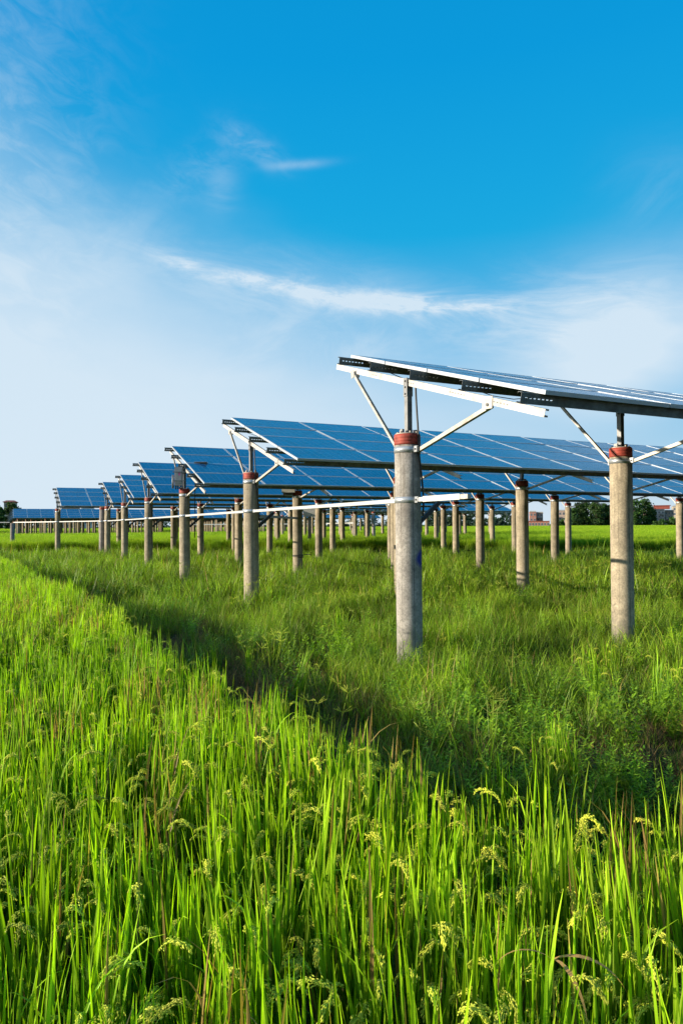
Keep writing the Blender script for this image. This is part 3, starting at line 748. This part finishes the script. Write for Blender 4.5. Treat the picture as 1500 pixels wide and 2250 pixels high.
def rice_patch(size, n, ws, seg=2, h0=.72, h1=1.0):
    fm = FM()
    for i in range(n):
        b = np.array([U(-size/2, size/2), U(-size/2, size/2), .25])
        y = U(0, 1) < .22
        blade(fm, b, U(0, 6.283), U(h0, h1)-.25, ws*U(.7, 1.2), U(.0, .3), U(0, .6), U(.75, 1.25)*(1.25 if y else 1), U(.05, .35) if y else 0, 0, seg, 0, .1, 1)
    return fm
def grass_patch(size, n, h0, h1, wd, dry=.05, seg=3, curl=1.0):
    fm = FM()
    for i in range(n):
        # tufts
        if i % 9 == 0: tc_ = np.array([U(-size/2, size/2), U(-size/2, size/2), 0]); th = U(h0, h1); ta = U(0, 6.28)
        b = tc_+np.array([U(-.05, .05), U(-.05, .05), 0])
        blade(fm, b, U(0, 6.283), th*U(.6, 1.15), wd*U(.6, 1.3), U(.02, .45), U(.1, 1.1)*curl, U(.5, 1.5), U(.5, 1) if U(0, 1) < dry else U(0, .12), 0, seg, 0, 0, 1)
    return fm
def sedge():
    fm = FM()
    for i in range(5):
        a = U(0, 6.28); H = U(.4, .65); o = np.array([math.cos(a), math.sin(a), 0])*U(.05, .2); top = o+np.array([0, 0, H])
        fm.strip([np.zeros(3), o*.4+np.array([0, 0, H*.5]), top], [.003, .003, .002], np.array([0, 1, 0]), 1, .1, 0, .3, 1)
        for k in range(8):
            an = U(0, 6.28); dd = np.array([math.cos(an), math.sin(an), U(.1, 1.0)]); dd /= np.linalg.norm(dd); L = U(.05, .10)
            fm.strip([top, top+dd*L], [.002, .002], np.array([0, 0, 1.]), 1, .3, 0, .8, 1)
            for g_ in range(4): fm.diamond(top+dd*L*(.5+.15*g_), dd+rng.normal(0, .5, 3), .014, .004, 1.2, .45, 1, 0)
    for i in range(10): blade(fm, (0, 0, 0), U(0, 6.28), U(.3, .5), .006, U(.1, .6), U(.3, 1.2), U(.8, 1.2), 0, 0, 3)
    return fm
def leafy(H=.5, stems=7):
    fm = FM()
    for s in range(stems):
        a = U(0, 6.28); ln = U(.05, .5); d = np.array([math.cos(a)*math.sin(ln), math.sin(a)*math.sin(ln), math.cos(ln)]); h = H*U(.6, 1.1)
        fm.strip([np.zeros(3), d*h*.5, d*h], [.004, .003, .002], np.array([-math.sin(a), math.cos(a), 0]), .8, .15, 0, .2, .6)
        nn = 17
        for k in range(nn):
            q = d*h*(.18+.82*k/nn); an = k*2.4+U(-.4, .4)
            for sgn in (1, -1):
                o = np.array([math.cos(an)*sgn, math.sin(an)*sgn, U(.1, .7)]); o /= np.linalg.norm(o)
                L = U(.03, .075)*(1.15-.5*k/nn); sd = np.cross(o, (0, 0, 1)); sd /= np.linalg.norm(sd)+1e-6
                sd = sd*.9+np.array([0, 0, U(-.3, .3)]); fm.leaf(q, o, sd, L, L*.34, U(.7, 1.25), U(0, .08), .2+.8*k/nn)
    return fm
def collect(name, fms, mats):
    c = bpy.data.collections.new(name)
    for i, fm in enumerate(fms): c.objects.link(fm.build('%s_%02d' % (name, i), mats))
    return c
def scatter(name, col, P, scl, rotx, roty, kinds, label, cat):
    """one object: points that carry the plants as instances"""
    n = len(P); me = bpy.data.meshes.new(name); me.vertices.add(n); me.vertices.foreach_set('co', P.astype(np.float32).ravel())
    rot = np.stack([rotx, roty, rng.uniform(0, 6.283, n)], 1).astype(np.float32)
    a = me.attributes.new('rot', 'FLOAT_VECTOR', 'POINT'); a.data.foreach_set('vector', rot.ravel())
    a = me.attributes.new('scl', 'FLOAT', 'POINT'); a.data.foreach_set('value', np.asarray(scl, np.float32))
    a = me.attributes.new('pick', 'INT', 'POINT'); a.data.foreach_set('value', rng.integers(0, kinds, n).astype(np.int32))
    me.update(); o = bpy.data.objects.new(name, me); COL.objects.link(o)
    ng = bpy.data.node_groups.new(name+'_nodes', 'GeometryNodeTree')
    ng.interface.new_socket('Geometry', in_out='INPUT', socket_type='NodeSocketGeometry'); ng.interface.new_socket('Geometry', in_out='OUTPUT', socket_type='NodeSocketGeometry')
    N = ng.nodes; Lk = ng.links
    gi = N.new('NodeGroupInput'); go = N.new('NodeGroupOutput'); ip = N.new('GeometryNodeInstanceOnPoints')
    ci = N.new('GeometryNodeCollectionInfo'); ci.inputs['Collection'].default_value = col; ci.inputs['Separate Children'].default_value = True; ci.inputs['Reset Children'].default_value = True
    def attr(nm, ty):
        q = N.new('GeometryNodeInputNamedAttribute'); q.data_type = ty; q.inputs['Name'].default_value = nm; return q.outputs['Attribute']
    ip.inputs['Pick Instance'].default_value = True
    Lk.new(gi.outputs[0], ip.inputs['Points']); Lk.new(ci.outputs[0], ip.inputs['Instance']); Lk.new(attr('pick', 'INT'), ip.inputs['Instance Index'])
    Lk.new(attr('rot', 'FLOAT_VECTOR'), ip.inputs['Rotation']); Lk.new(attr('scl', 'FLOAT'), ip.inputs['Scale']); Lk.new(ip.outputs[0], go.inputs[0])
    md = o.modifiers.new('plants', 'NODES'); md.node_group = ng
    return tag(o, label, cat, None, 'stuff')
def inview(x, y, pad=.06, extra=1.2):
    return (y > .0) & (np.abs(x) < y*(.5+pad)+extra)
def pts_in(x0, x1, y0, y1, dens):
    n = int((x1-x0)*(y1-y0)*dens); return rng.uniform(x0, x1, n), rng.uniform(y0, y1, n)
POSTXY = np.array([uv2xy(UR[k]+PL*i, VR[k]) for k in range(7) for i in range(7)])
def clear_posts(x, y, r):
    m = np.ones(len(x), bool)
    for q in POSTXY: m &= np.hypot(x-q[0], y-q[1]) > r
    return m

# foreground rice
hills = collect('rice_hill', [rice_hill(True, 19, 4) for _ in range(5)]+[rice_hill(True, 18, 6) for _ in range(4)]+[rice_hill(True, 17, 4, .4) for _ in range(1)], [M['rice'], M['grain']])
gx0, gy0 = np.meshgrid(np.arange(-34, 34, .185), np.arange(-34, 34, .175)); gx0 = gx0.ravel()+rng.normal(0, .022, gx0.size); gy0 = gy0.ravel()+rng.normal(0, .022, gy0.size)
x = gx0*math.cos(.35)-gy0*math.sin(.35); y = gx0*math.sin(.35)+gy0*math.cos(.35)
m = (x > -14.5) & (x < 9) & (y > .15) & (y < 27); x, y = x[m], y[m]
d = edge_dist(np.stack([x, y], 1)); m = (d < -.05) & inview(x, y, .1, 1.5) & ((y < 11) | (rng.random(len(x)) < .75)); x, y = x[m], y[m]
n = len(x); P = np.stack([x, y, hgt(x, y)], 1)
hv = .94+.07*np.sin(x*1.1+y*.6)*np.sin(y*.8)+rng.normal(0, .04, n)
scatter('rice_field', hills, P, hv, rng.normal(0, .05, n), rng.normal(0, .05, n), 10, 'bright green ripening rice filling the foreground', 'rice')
print('rice hills', n)
dryh = collect('rice_dry', [rice_hill(True, 7, 1, .8) for _ in range(3)], [M['rice'], M['grain']])
x, y = pts_in(-.3, 1.6, 1.2, 2.9, 6); d = edge_dist(np.stack([x, y], 1)); m = d < -.05; x, y = x[m], y[m]; n = len(x)
scatter('withered_rice', dryh, np.stack([x, y, np.zeros(n)], 1), rng.uniform(.85, 1.02, n), rng.normal(0, .1, n), rng.normal(0, .1, n), 3, 'withered brown rice leaves among the green near the right edge', 'rice')

fm = FM()
for (az_, L_, dr) in ((2.9, .15, 2.7), (-.3, .17, 2.6), (-1.3, .15, 2.8)):
    o_ = np.array([math.cos(az_), math.sin(az_), 0]); p_ = np.zeros(3)+np.array([0, 0, .83]); pts_ = [p_.copy()]; a_ = .9
    for i in range(9):
        a_ += (dr-.9)/9; p_ = p_+(o_*math.sin(a_)+np.array([0, 0, 1])*math.cos(a_))*L_/9; pts_.append(p_.copy())
    fm.strip(pts_, [.003, .005, .007, .008, .008, .007, .006, .005, .003, .001], np.array([-o_[1], o_[0], .25]), 1.3, 1, 0, .6, 1)
fm.strip([np.zeros(3), np.array([.01, 0, .4]), np.array([0, 0, .83])], [.006, .005, .004], np.array([1., 0, 0]), 1, .8, 0, .3, 1)
dl = fm.build('withered_leaf', [M['rice']], True); dl.location = (.44, 1.46, 0); tag(dl, 'bent dead brown rice leaf drooping over near the bottom right', 'leaf')

# second rice field: wall of rice beyond the array, then patches
rp = collect('rice_patch', [rice_patch(.6, 150, .014, 3) for _ in range(6)], [M['ricefar']])
x, y = pts_in(-32, 34, 33, 62, 3.6); m = (y > far_edge(x)) & inview(x, y, .1, 2); x, y = x[m], y[m]; n = len(x)
x = np.r_[x, np.linspace(-30, 32, 420)]; y = np.r_[y, far_edge(x[-420:])+rng.uniform(.1, .5, 420)]; n = len(x); P1 = np.stack([x, y, np.zeros(n)], 1); print('rice near patches', n)
scatter('rice_strip', rp, P1, 1+rng.normal(0, .06, n), rng.normal(0, .03, n), rng.normal(0, .03, n), 6, 'dense green rice strip growing beyond the weedy plot', 'rice')
rp2 = collect('rice_far_patch', [rice_patch(2.4, 330, .05, 2, .8, 1.0) for _ in range(5)], [M['ricefar']])
x, y = pts_in(-190, 200, 60, 345, .30); m = inview(x, y, .06, 4) & (rng.random(len(x)) < np.clip(90/y, .3, 1)); v_ = -x*SY+y*CY; u_ = x*CY+y*SY; m &= ~((v_ > 97) & (v_ < 182) & (u_ > -6) & (u_ < 58)); x, y = x[m], y[m]; n = len(x); print('far patches', n)
scatter('distant_rice', rp2, np.stack([x, y, np.zeros(n)], 1), 1+rng.normal(0, .05, n), rng.normal(0, .02, n), rng.normal(0, .02, n), 5, 'pale green rice plain stretching to the tree line', 'rice')

gb = collect('block_grass', [grass_patch(2.0, 240, .3, .6, .03, .08, 2) for _ in range(4)], [M['grass']])
u_, v_ = rng.uniform(-6, 58, 1600), rng.uniform(97, 182, 1600); x, y = u_*CY-v_*SY, u_*SY+v_*CY
scatter('far_grass', gb, np.stack([x, y, np.zeros(1600)], 1), rng.uniform(.8, 1.3, 1600), rng.normal(0, .05, 1600), rng.normal(0, .05, 1600), 4, 'shaded grass growing under the far block of arrays', 'grass')
# weeds under the arrays
def brown(x, y, d): return ~((y > 3.8) & (y < 12) & (x < .3) & (d < 1.35+.3*np.sin(x*5)))
def weedpts(y0, y1, dens, dmin=.5, xw=22):
    x, y = pts_in(-xw, xw, y0, y1, dens); d = edge_dist(np.stack([x, y], 1))
    m = (d > dmin) & (y < far_edge(x)-2.0) & inview(x, y, .08, 1.0); return x[m], y[m], d[m]
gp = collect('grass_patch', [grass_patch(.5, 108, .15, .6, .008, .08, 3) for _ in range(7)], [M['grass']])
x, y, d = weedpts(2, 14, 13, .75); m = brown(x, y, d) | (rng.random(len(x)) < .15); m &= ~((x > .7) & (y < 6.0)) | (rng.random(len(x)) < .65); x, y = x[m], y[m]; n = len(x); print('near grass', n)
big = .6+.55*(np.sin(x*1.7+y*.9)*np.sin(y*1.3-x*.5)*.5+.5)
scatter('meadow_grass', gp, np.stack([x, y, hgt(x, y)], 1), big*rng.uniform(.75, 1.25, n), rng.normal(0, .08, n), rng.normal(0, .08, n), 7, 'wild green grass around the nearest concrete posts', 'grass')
gp2 = collect('grass_patch_far', [grass_patch(.8, 126, .15, .62, .017, .07, 3) for _ in range(6)], [M['grass']])
x, y, d = weedpts(13.5, 42, 4.5, .75, 26); n = len(x); print('far grass', n)
scatter('meadow_grass_behind', gp2, np.stack([x, y, hgt(x, y)], 1), (.55+.75*(np.sin(x*1.1+y*.7)*np.sin(y*.9-x*.4)*.5+.5))*rng.uniform(.7, 1.3, n), rng.normal(0, .12, n), rng.normal(0, .12, n), 6, 'wild green grass beneath the rear arrays', 'grass')
lw = collect('leafy_weed', [leafy(U(.4, .6), 9) for _ in range(6)], [M['weed']])
x, y, d = weedpts(2.4, 9, 3.0, .45); clump = np.sin(x*1.9+1)*np.sin(y*1.6+.5)
pr = np.where((x > .9) & (y < 6.2), 1.0, .35)*np.where(clump > -.2, 1, .3); pr = np.maximum(pr, (np.hypot(x-ends[0][0], y-ends[0][1]+.2) < .8)*1.0)
m = rng.random(len(x)) < pr; x, y = x[m], y[m]
x2, y2 = pts_in(.7, 3.6, 2.9, 6.0, 11); m = edge_dist(np.stack([x2, y2], 1)) > .4; x = np.r_[x, x2[m]]; y = np.r_[y, y2[m]]
x3, y3, d3 = weedpts(6, 36, 1.1, .6, 22); x = np.r_[x, x3]; y = np.r_[y, y3]
n = len(x); print('leafy', n)
scatter('leafy_weeds', lw, np.stack([x, y, hgt(x, y)], 1), rng.uniform(.75, 1.15, n), rng.normal(0, .1, n), rng.normal(0, .1, n), 6, 'bushy leafy weeds on the bank below the front posts', 'weeds')
sg = collect('sedge', [sedge() for _ in range(4)], [M['grass']])
x, y, d = weedpts(3, 20, .8, .6); n = len(x)
scatter('sedge_tufts', sg, np.stack([x, y, hgt(x, y)], 1), rng.uniform(.8, 1.3, n), rng.normal(0, .1, n), rng.normal(0, .1, n), 4, 'wispy seeding sedge among the grass under the arrays', 'grass')
# stray rice on the bank
x, y, d = weedpts(2.6, 9, .9, .35); xx_, yy_ = pts_in(.7, 3.2, 2.0, 4.0, 16); dd_ = edge_dist(np.stack([xx_, yy_], 1)); mm_ = (dd_ > -.1) & (rng.random(len(xx_)) < np.clip(1-dd_/1.2, 0, 1)); x = np.r_[x, xx_[mm_]]; y = np.r_[y, yy_[mm_]]; n = len(x)
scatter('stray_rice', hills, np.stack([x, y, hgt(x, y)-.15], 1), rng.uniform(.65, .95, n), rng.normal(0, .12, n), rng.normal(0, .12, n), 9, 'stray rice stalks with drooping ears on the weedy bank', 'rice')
# ditch: low and dry
dp = collect('dry_patch', [grass_patch(.4, 110, .12, .30, .004, .6, 3, 1.5) for _ in range(4)], [M['dry']])
x, y = pts_in(-13, 6, 2, 26, 14); d = edge_dist(np.stack([x, y], 1)); m = (d > .25) & (d < np.where((y > 3.6) & (y < 12), 1.8, 1.1)) & inview(x, y); x, y = x[m], y[m]; n = len(x)
scatter('dry_grass', dp, np.stack([x, y, hgt(x, y)], 1), rng.uniform(.7, 1.2, n), rng.normal(0, .2, n), rng.normal(0, .2, n), 4, 'dry brown grass lining the ditch beside the rice', 'grass')
gd = collect('ditch_patch', [grass_patch(.4, 110, .15, .35, .004, .15, 3, 1.3) for _ in range(4)], [M['grass']])
x, y = pts_in(-13, 6, 2, 26, 9); d = edge_dist(np.stack([x, y], 1)); m = (d > .6) & (d < 1.3) & inview(x, y); x, y = x[m], y[m]; n = len(x)
scatter('ditch_grass', gd, np.stack([x, y, hgt(x, y)], 1), rng.uniform(.7, 1.2, n), rng.normal(0, .2, n), rng.normal(0, .2, n), 4, 'short green grass down in the shaded ditch', 'grass')

# ------------------------------------------------------------------ trees
def tree(x, y, H, Wd, label, nclump=46, nleaf=34, mt='treeleaf', group='trees on the horizon', base=.12, ls=.42, seed=0, name='broadleaf_tree'):
    r = np.random.default_rng(seed+int(abs(x)*10)); root = empty(name, (x, y, 0)); tag(root, label, 'tree', group)
    tb = MB(); tb.tube([(0, 0, -.2), (0.05, 0, H*.25), (.1, 0, H*.55), (.0, 0, H*.8)], [H*.025, H*.02, H*.012, .04], 8)
    cl = []
    for i in range(nclump):
        z = base+(1-base)*(i+.5)/nclump; prof = math.sqrt(max(0, 1-((z-.48)/.55)**2)); a = r.uniform(0, 6.283); q = r.uniform(.15, 1)**.5*prof*Wd/2*r.uniform(.75, 1.1)
        cl.append(np.array([math.cos(a)*q, math.sin(a)*q, z*H*.95]))
    for c in cl[::5]: tb.tube([(0.05, 0, c[2]*.55), tuple(c*.6+np.array([0, 0, c[2]*.3])), tuple(c)], [H*.009, H*.006, .03], 5)
    tb.build('trunk', M['bark'], root)
    fm = FM()
    for c in cl:
        rad = Wd*r.uniform(.12, .21); br = r.uniform(.7, 1.3)
        for k in range(nleaf):
            d = r.normal(0, 1, 3); d /= np.linalg.norm(d); p = c+d*rad*r.uniform(.4, 1)*np.array([1, 1, .8])
            n_ = d+r.normal(0, .6, 3); n_ /= np.linalg.norm(n_); q = np.cross(n_, r.normal(0, 1, 3)); q /= np.linalg.norm(q); s2 = np.cross(n_, q)
            fm.leaf(p, q, s2, 1.5*ls*r.uniform(.6, 1.3), 1.5*ls*r.uniform(.6, 1.1), br*r.uniform(.75, 1.25), 0, r.uniform(0, 1))
    fm.build('crown', [M[mt]], True, root)
    return root
def hz(px): return 1157.6-px*.0055
def at(px, z): return (px-750)/F*z
Z1 = 330
T = [(1256, 1118, 30, 'slim tree at the left edge of the big dark grove'), (1272, 1104, 34, 'tall tree left of centre in the dark grove'), (1290, 1101, 36, 'tallest tree in the middle of the dark grove'),
     (1308, 1103, 36, 'tree right of the middle of the dark grove'), (1326, 1106, 34, 'rounded tree at the right of the dark grove'), (1344, 1108, 34, 'grove tree hidden in part by the broad tan post'),
     (1392, 1098, 44, 'large dark round tree right of the broad tan post'), (1413, 1096, 42, 'largest dark tree beside the white apartment house'), (1426, 1112, 26, 'lower dark tree touching the white apartment house')]
for i, (px, top, wpx, lb) in enumerate(T):
    z = Z1+(i % 3)*7; H = (hz(px)-top)/F*z+EYE; tree(at(px, z), z, H, wpx/F*z, lb, 60, 40, 'treeleaf', 'trees of the right hand grove', .03, .55, i)
for i, (px, top, wpx, lb) in enumerate([(1262, 1140, 26, 'low bush at the foot of the grove, left one'), (1310, 1141, 30, 'low bush at the foot of the grove, right one'), (1233, 1143, 14, 'small bush before the brick house'),
                                        (1455, 1142, 22, 'small bush before the white apartment house'), (1476, 1136, 20, 'bush right of the white apartment house'), (1440, 1146, 14, 'tiny bush left of the white apartment house'), (1497, 1135, 22, 'bush at the right edge of the picture')]):
    z = 322; H = (hz(px)-top)/F*z+EYE; tree(at(px, z), z, H, wpx/F*z, lb, 22, 34, 'treeleaf', 'bushes at the field edge', .02, .5, 50+i, 'bush')
for i in range(26):
    px = 946+i*9.5 if i < 20 else 950+(i-20)*11
    top = 1131+5*math.sin(i*1.7)+3*math.sin(i*.6)+(3 if px > 1040 else 0)
    if 1046 < px < 1080: top += 3
    z = 430+(i % 4)*12; H = (hz(px)-top)/F*z+EYE
    if px > 1140: continue
    tree(at(px, z), z, H, 17/F*z, 'hazy tree, %s from the left in the tree line between the posts' % ORD[min(i, 19)] if i < 20 else 'hazy low tree filling the tree line, %s from the left' % ORD[i-20], 22, 26, 'treefar', 'trees of the hazy tree line', .03, .7, 100+i)
for i in range(20):
    px = -12+i*46; z = 440+(i % 5)*8; top = 1142+2.5*math.sin(i*2.3); H = (hz(px)-top)/F*z+EYE
    tree(at(px, z), z, H, 52/F*z, 'low hazy tree far behind the arrays, %s from the left' % ORD[i], 20, 24, 'treefar', 'low hazy trees behind the arrays', .03, .8, 200+i)
z = 300; tree(at(24, z), z, (hz(24)-1103)/F*z+EYE, 34/F*z, 'bushy tree standing before the cream house at far left', 60, 40, 'treeleaf', None, .1, .5, 300)
tree(at(10, z), z-4, (hz(10)-1113)/F*z+EYE, 18/F*z, 'smaller tree left of the bushy tree by the cream house', 40, 36, 'treeleaf', None, .1, .5, 301)

# ------------------------------------------------------------------ buildings
M['brick'] = simple('red_brick', (.32, .12, .075), .85, 0, .2, 1.2)
M['pinkb'] = simple('pink_render', (.36, .26, .21), .85, 0, .15, .6)
M['white'] = simple('white_render', (.45, .45, .46), .8, 0, .1, .6)
M['cream'] = simple('cream_render', (.38, .31, .23), .8, 0, .1, .6)
M['roofr'] = simple('red_roof', (.22, .05, .035), .8, 0, .2, 1.5)
M['slab'] = simple('slab_grey', (.28, .27, .26), .85, 0, .15, 1)
M['win'] = simple('window_glass', (.03, .04, .055), .12, 0, .2, 2)
def part(root, name, boxes, m):
    b = MB()
    for lo, hi in boxes: b.box(lo, hi)
    return b.build(name, m, root)
def house(px0, px1, top, z, label, wall, floors, cols, depth=9, balc=(), roofm='slab', parapet=True, name='house', winm='win'):
    x0, x1 = at(px0, z), at(px1, z); Hh = (hz((px0+px1)/2)-top)/F*z+EYE; wd = (x1-x0)*math.cos(math.atan2((x0+x1)/2, z))
    root = empty(name, ((x0+x1)/2, z, 0), -math.atan2((x0+x1)/2, z)*.85); tag(root, label, 'building')
    hw = wd/2
    part(root, 'wall', [((-hw, 0, 0), (hw, depth, Hh-.35))], M[wall])
    part(root, 'roof', [((-hw-.25, -.25, Hh-.35), (hw+.25, depth+.25, Hh-.12))]+([((-hw, -.0, Hh-.12), (hw, .2, Hh+.35))] if parapet else []), M[roofm])
    fh = (Hh-.35)/floors
    part(root, 'floor_band', [((-hw-.04, -.09, fh*k-.1), (hw+.04, -.002, fh*k+.1)) for k in range(1, floors)], M['slab'])
    for k in range(floors):
        for c in range(cols):
            cx = -hw+wd*(c+.5)/cols; zz = fh*k+fh*.3; ww = wd/cols*.28
            f = part(root, 'window', [((cx-ww-.08, -.06, zz-.08), (cx+ww+.08, -.003, zz)), ((cx-ww-.08, -.06, zz+fh*.45), (cx+ww+.08, -.003, zz+fh*.45+.08)), ((cx-ww-.08, -.06, zz), (cx-ww, -.003, zz+fh*.45)), ((cx+ww, -.06, zz), (cx+ww+.08, -.003, zz+fh*.45)), ((cx-.03, -.05, zz), (cx+.03, -.003, zz+fh*.45))], M['white'])
            part(f, 'pane', [((cx-ww, -.03, zz), (cx-.03, -.004, zz+fh*.45)), ((cx+.03, -.03, zz), (cx+ww, -.004, zz+fh*.45))], M[winm])
    # side windows on the sunlit flank
    for k in range(floors):
        for c in range(2):
            cy = depth*(.3+.4*c); zz = fh*k+fh*.3
            part(root, 'window', [((-hw-.05, cy-.6, zz), (-hw-.003, cy+.6, zz+fh*.45))], M['win'])
    for (a, b_, k) in balc:
        xa, xb = -hw+wd*a, -hw+wd*b_; zz = fh*k
        part(root, 'balcony', [((xa, -1.3, zz-.12), (xb, -.1, zz)), ((xa, -1.3, zz+.001), (xb, -1.2, zz+.9)), ((xa, -1.199, zz+.001), (xa+.1, -.1, zz+.9)), ((xb-.1, -1.199, zz+.001), (xb, -.1, zz+.9))], M['slab'])
    return root, hw, Hh, depth
h, hw, Hh, dp_ = house(1163, 1177, 1124, 350, 'brick red house block left of a tan post, three storeys', 'brick', 3, 2, 8)
h, hw, Hh, dp_ = house(1177.5, 1192, 1126, 353, 'grey pink house with stacked balconies beside the brick block', 'pinkb', 3, 2, 8, [(.05, .95, 1), (.05, .95, 2)])
h, hw, Hh, dp_ = house(1160, 1206, 1144, 338, 'long low red brick shed in front of the houses', 'brick', 1, 7, 8, roofm='roofr', parapet=False, name='shed')
h, hw, Hh, dp_ = house(1226, 1241, 1121.5, 352, 'orange brick house seen between two thin posts', 'pinkb', 3, 2, 8)
h, hw, Hh, dp_ = house(1436, 1459, 1120, 345, 'white apartment house with a red roof terrace, right of the dark trees', 'white', 4, 3, 10, [(.55, .95, 1), (.55, .95, 2), (.55, .95, 3)])
part(h, 'roof_terrace', [((-hw+.2, 1, Hh+.4), (hw+2.5, 8, Hh+2.0)), ((-hw-.2, .5, Hh+2.01), (hw+3, 9, Hh+2.3))], M['roofr'])
h, hw, Hh, dp_ = house(1459.5, 1479, 1122, 349, 'brownish apartment house joined to the white one', 'pinkb', 4, 3, 10, [(.1, .9, 2)])
h, hw, Hh, dp_ = house(1477, 1500, 1112, 372, 'cream house behind at the right edge of the picture', 'cream', 4, 3, 10)
h, hw, Hh, dp_ = house(9, 36, 1102.5, 350, 'tall cream house with red roof at far left behind a tree', 'cream', 4, 3, 9, [(.75, 1.45, 3)], roofm='roofr', parapet=False)
b = MB(); ze = Hh
q = [(-hw-.8, -.8, ze-.11), (hw+.8, -.8, ze-.11), (hw+.8, dp_+.8, ze-.11), (-hw-.8, dp_+.8, ze-.11), (-hw+1, 3, ze+.85), (hw-1, 3, ze+.85)]
b.face([q[0], q[1], q[5], q[4]]); b.face([q[1], q[2], q[5]]); b.face([q[2], q[3], q[4], q[5]]); b.face([q[3], q[0], q[4]]); b.face([q[3], q[2], q[1], q[0]])
b.build('roof_tiles', M['roofr'], h)
house(136, 174, 1115.5, 330, 'long pinkish building showing just above the far array', 'pinkb', 3, 10, 9, name='long_building')
h, hw, Hh, dp_ = house(179, 207, 1117, 315, 'white roofed hall showing just above the far array', 'white', 1, 4, 12, roofm='white', name='hall')
house(440, 470, 1114, 380, 'pale house showing above the far array behind the posts', 'cream', 3, 3, 9)
S.view_settings.view_transform = 'Standard'; S.view_settings.look = 'None'; S.view_settings.exposure = 1.0; S.view_settings.gamma = 1
S.cycles.max_bounces = 6; S.cycles.diffuse_bounces = 2; S.cycles.glossy_bounces = 3; S.cycles.adaptive_threshold = .02; S.cycles.transmission_bounces = 4; S.cycles.transparent_max_bounces = 4
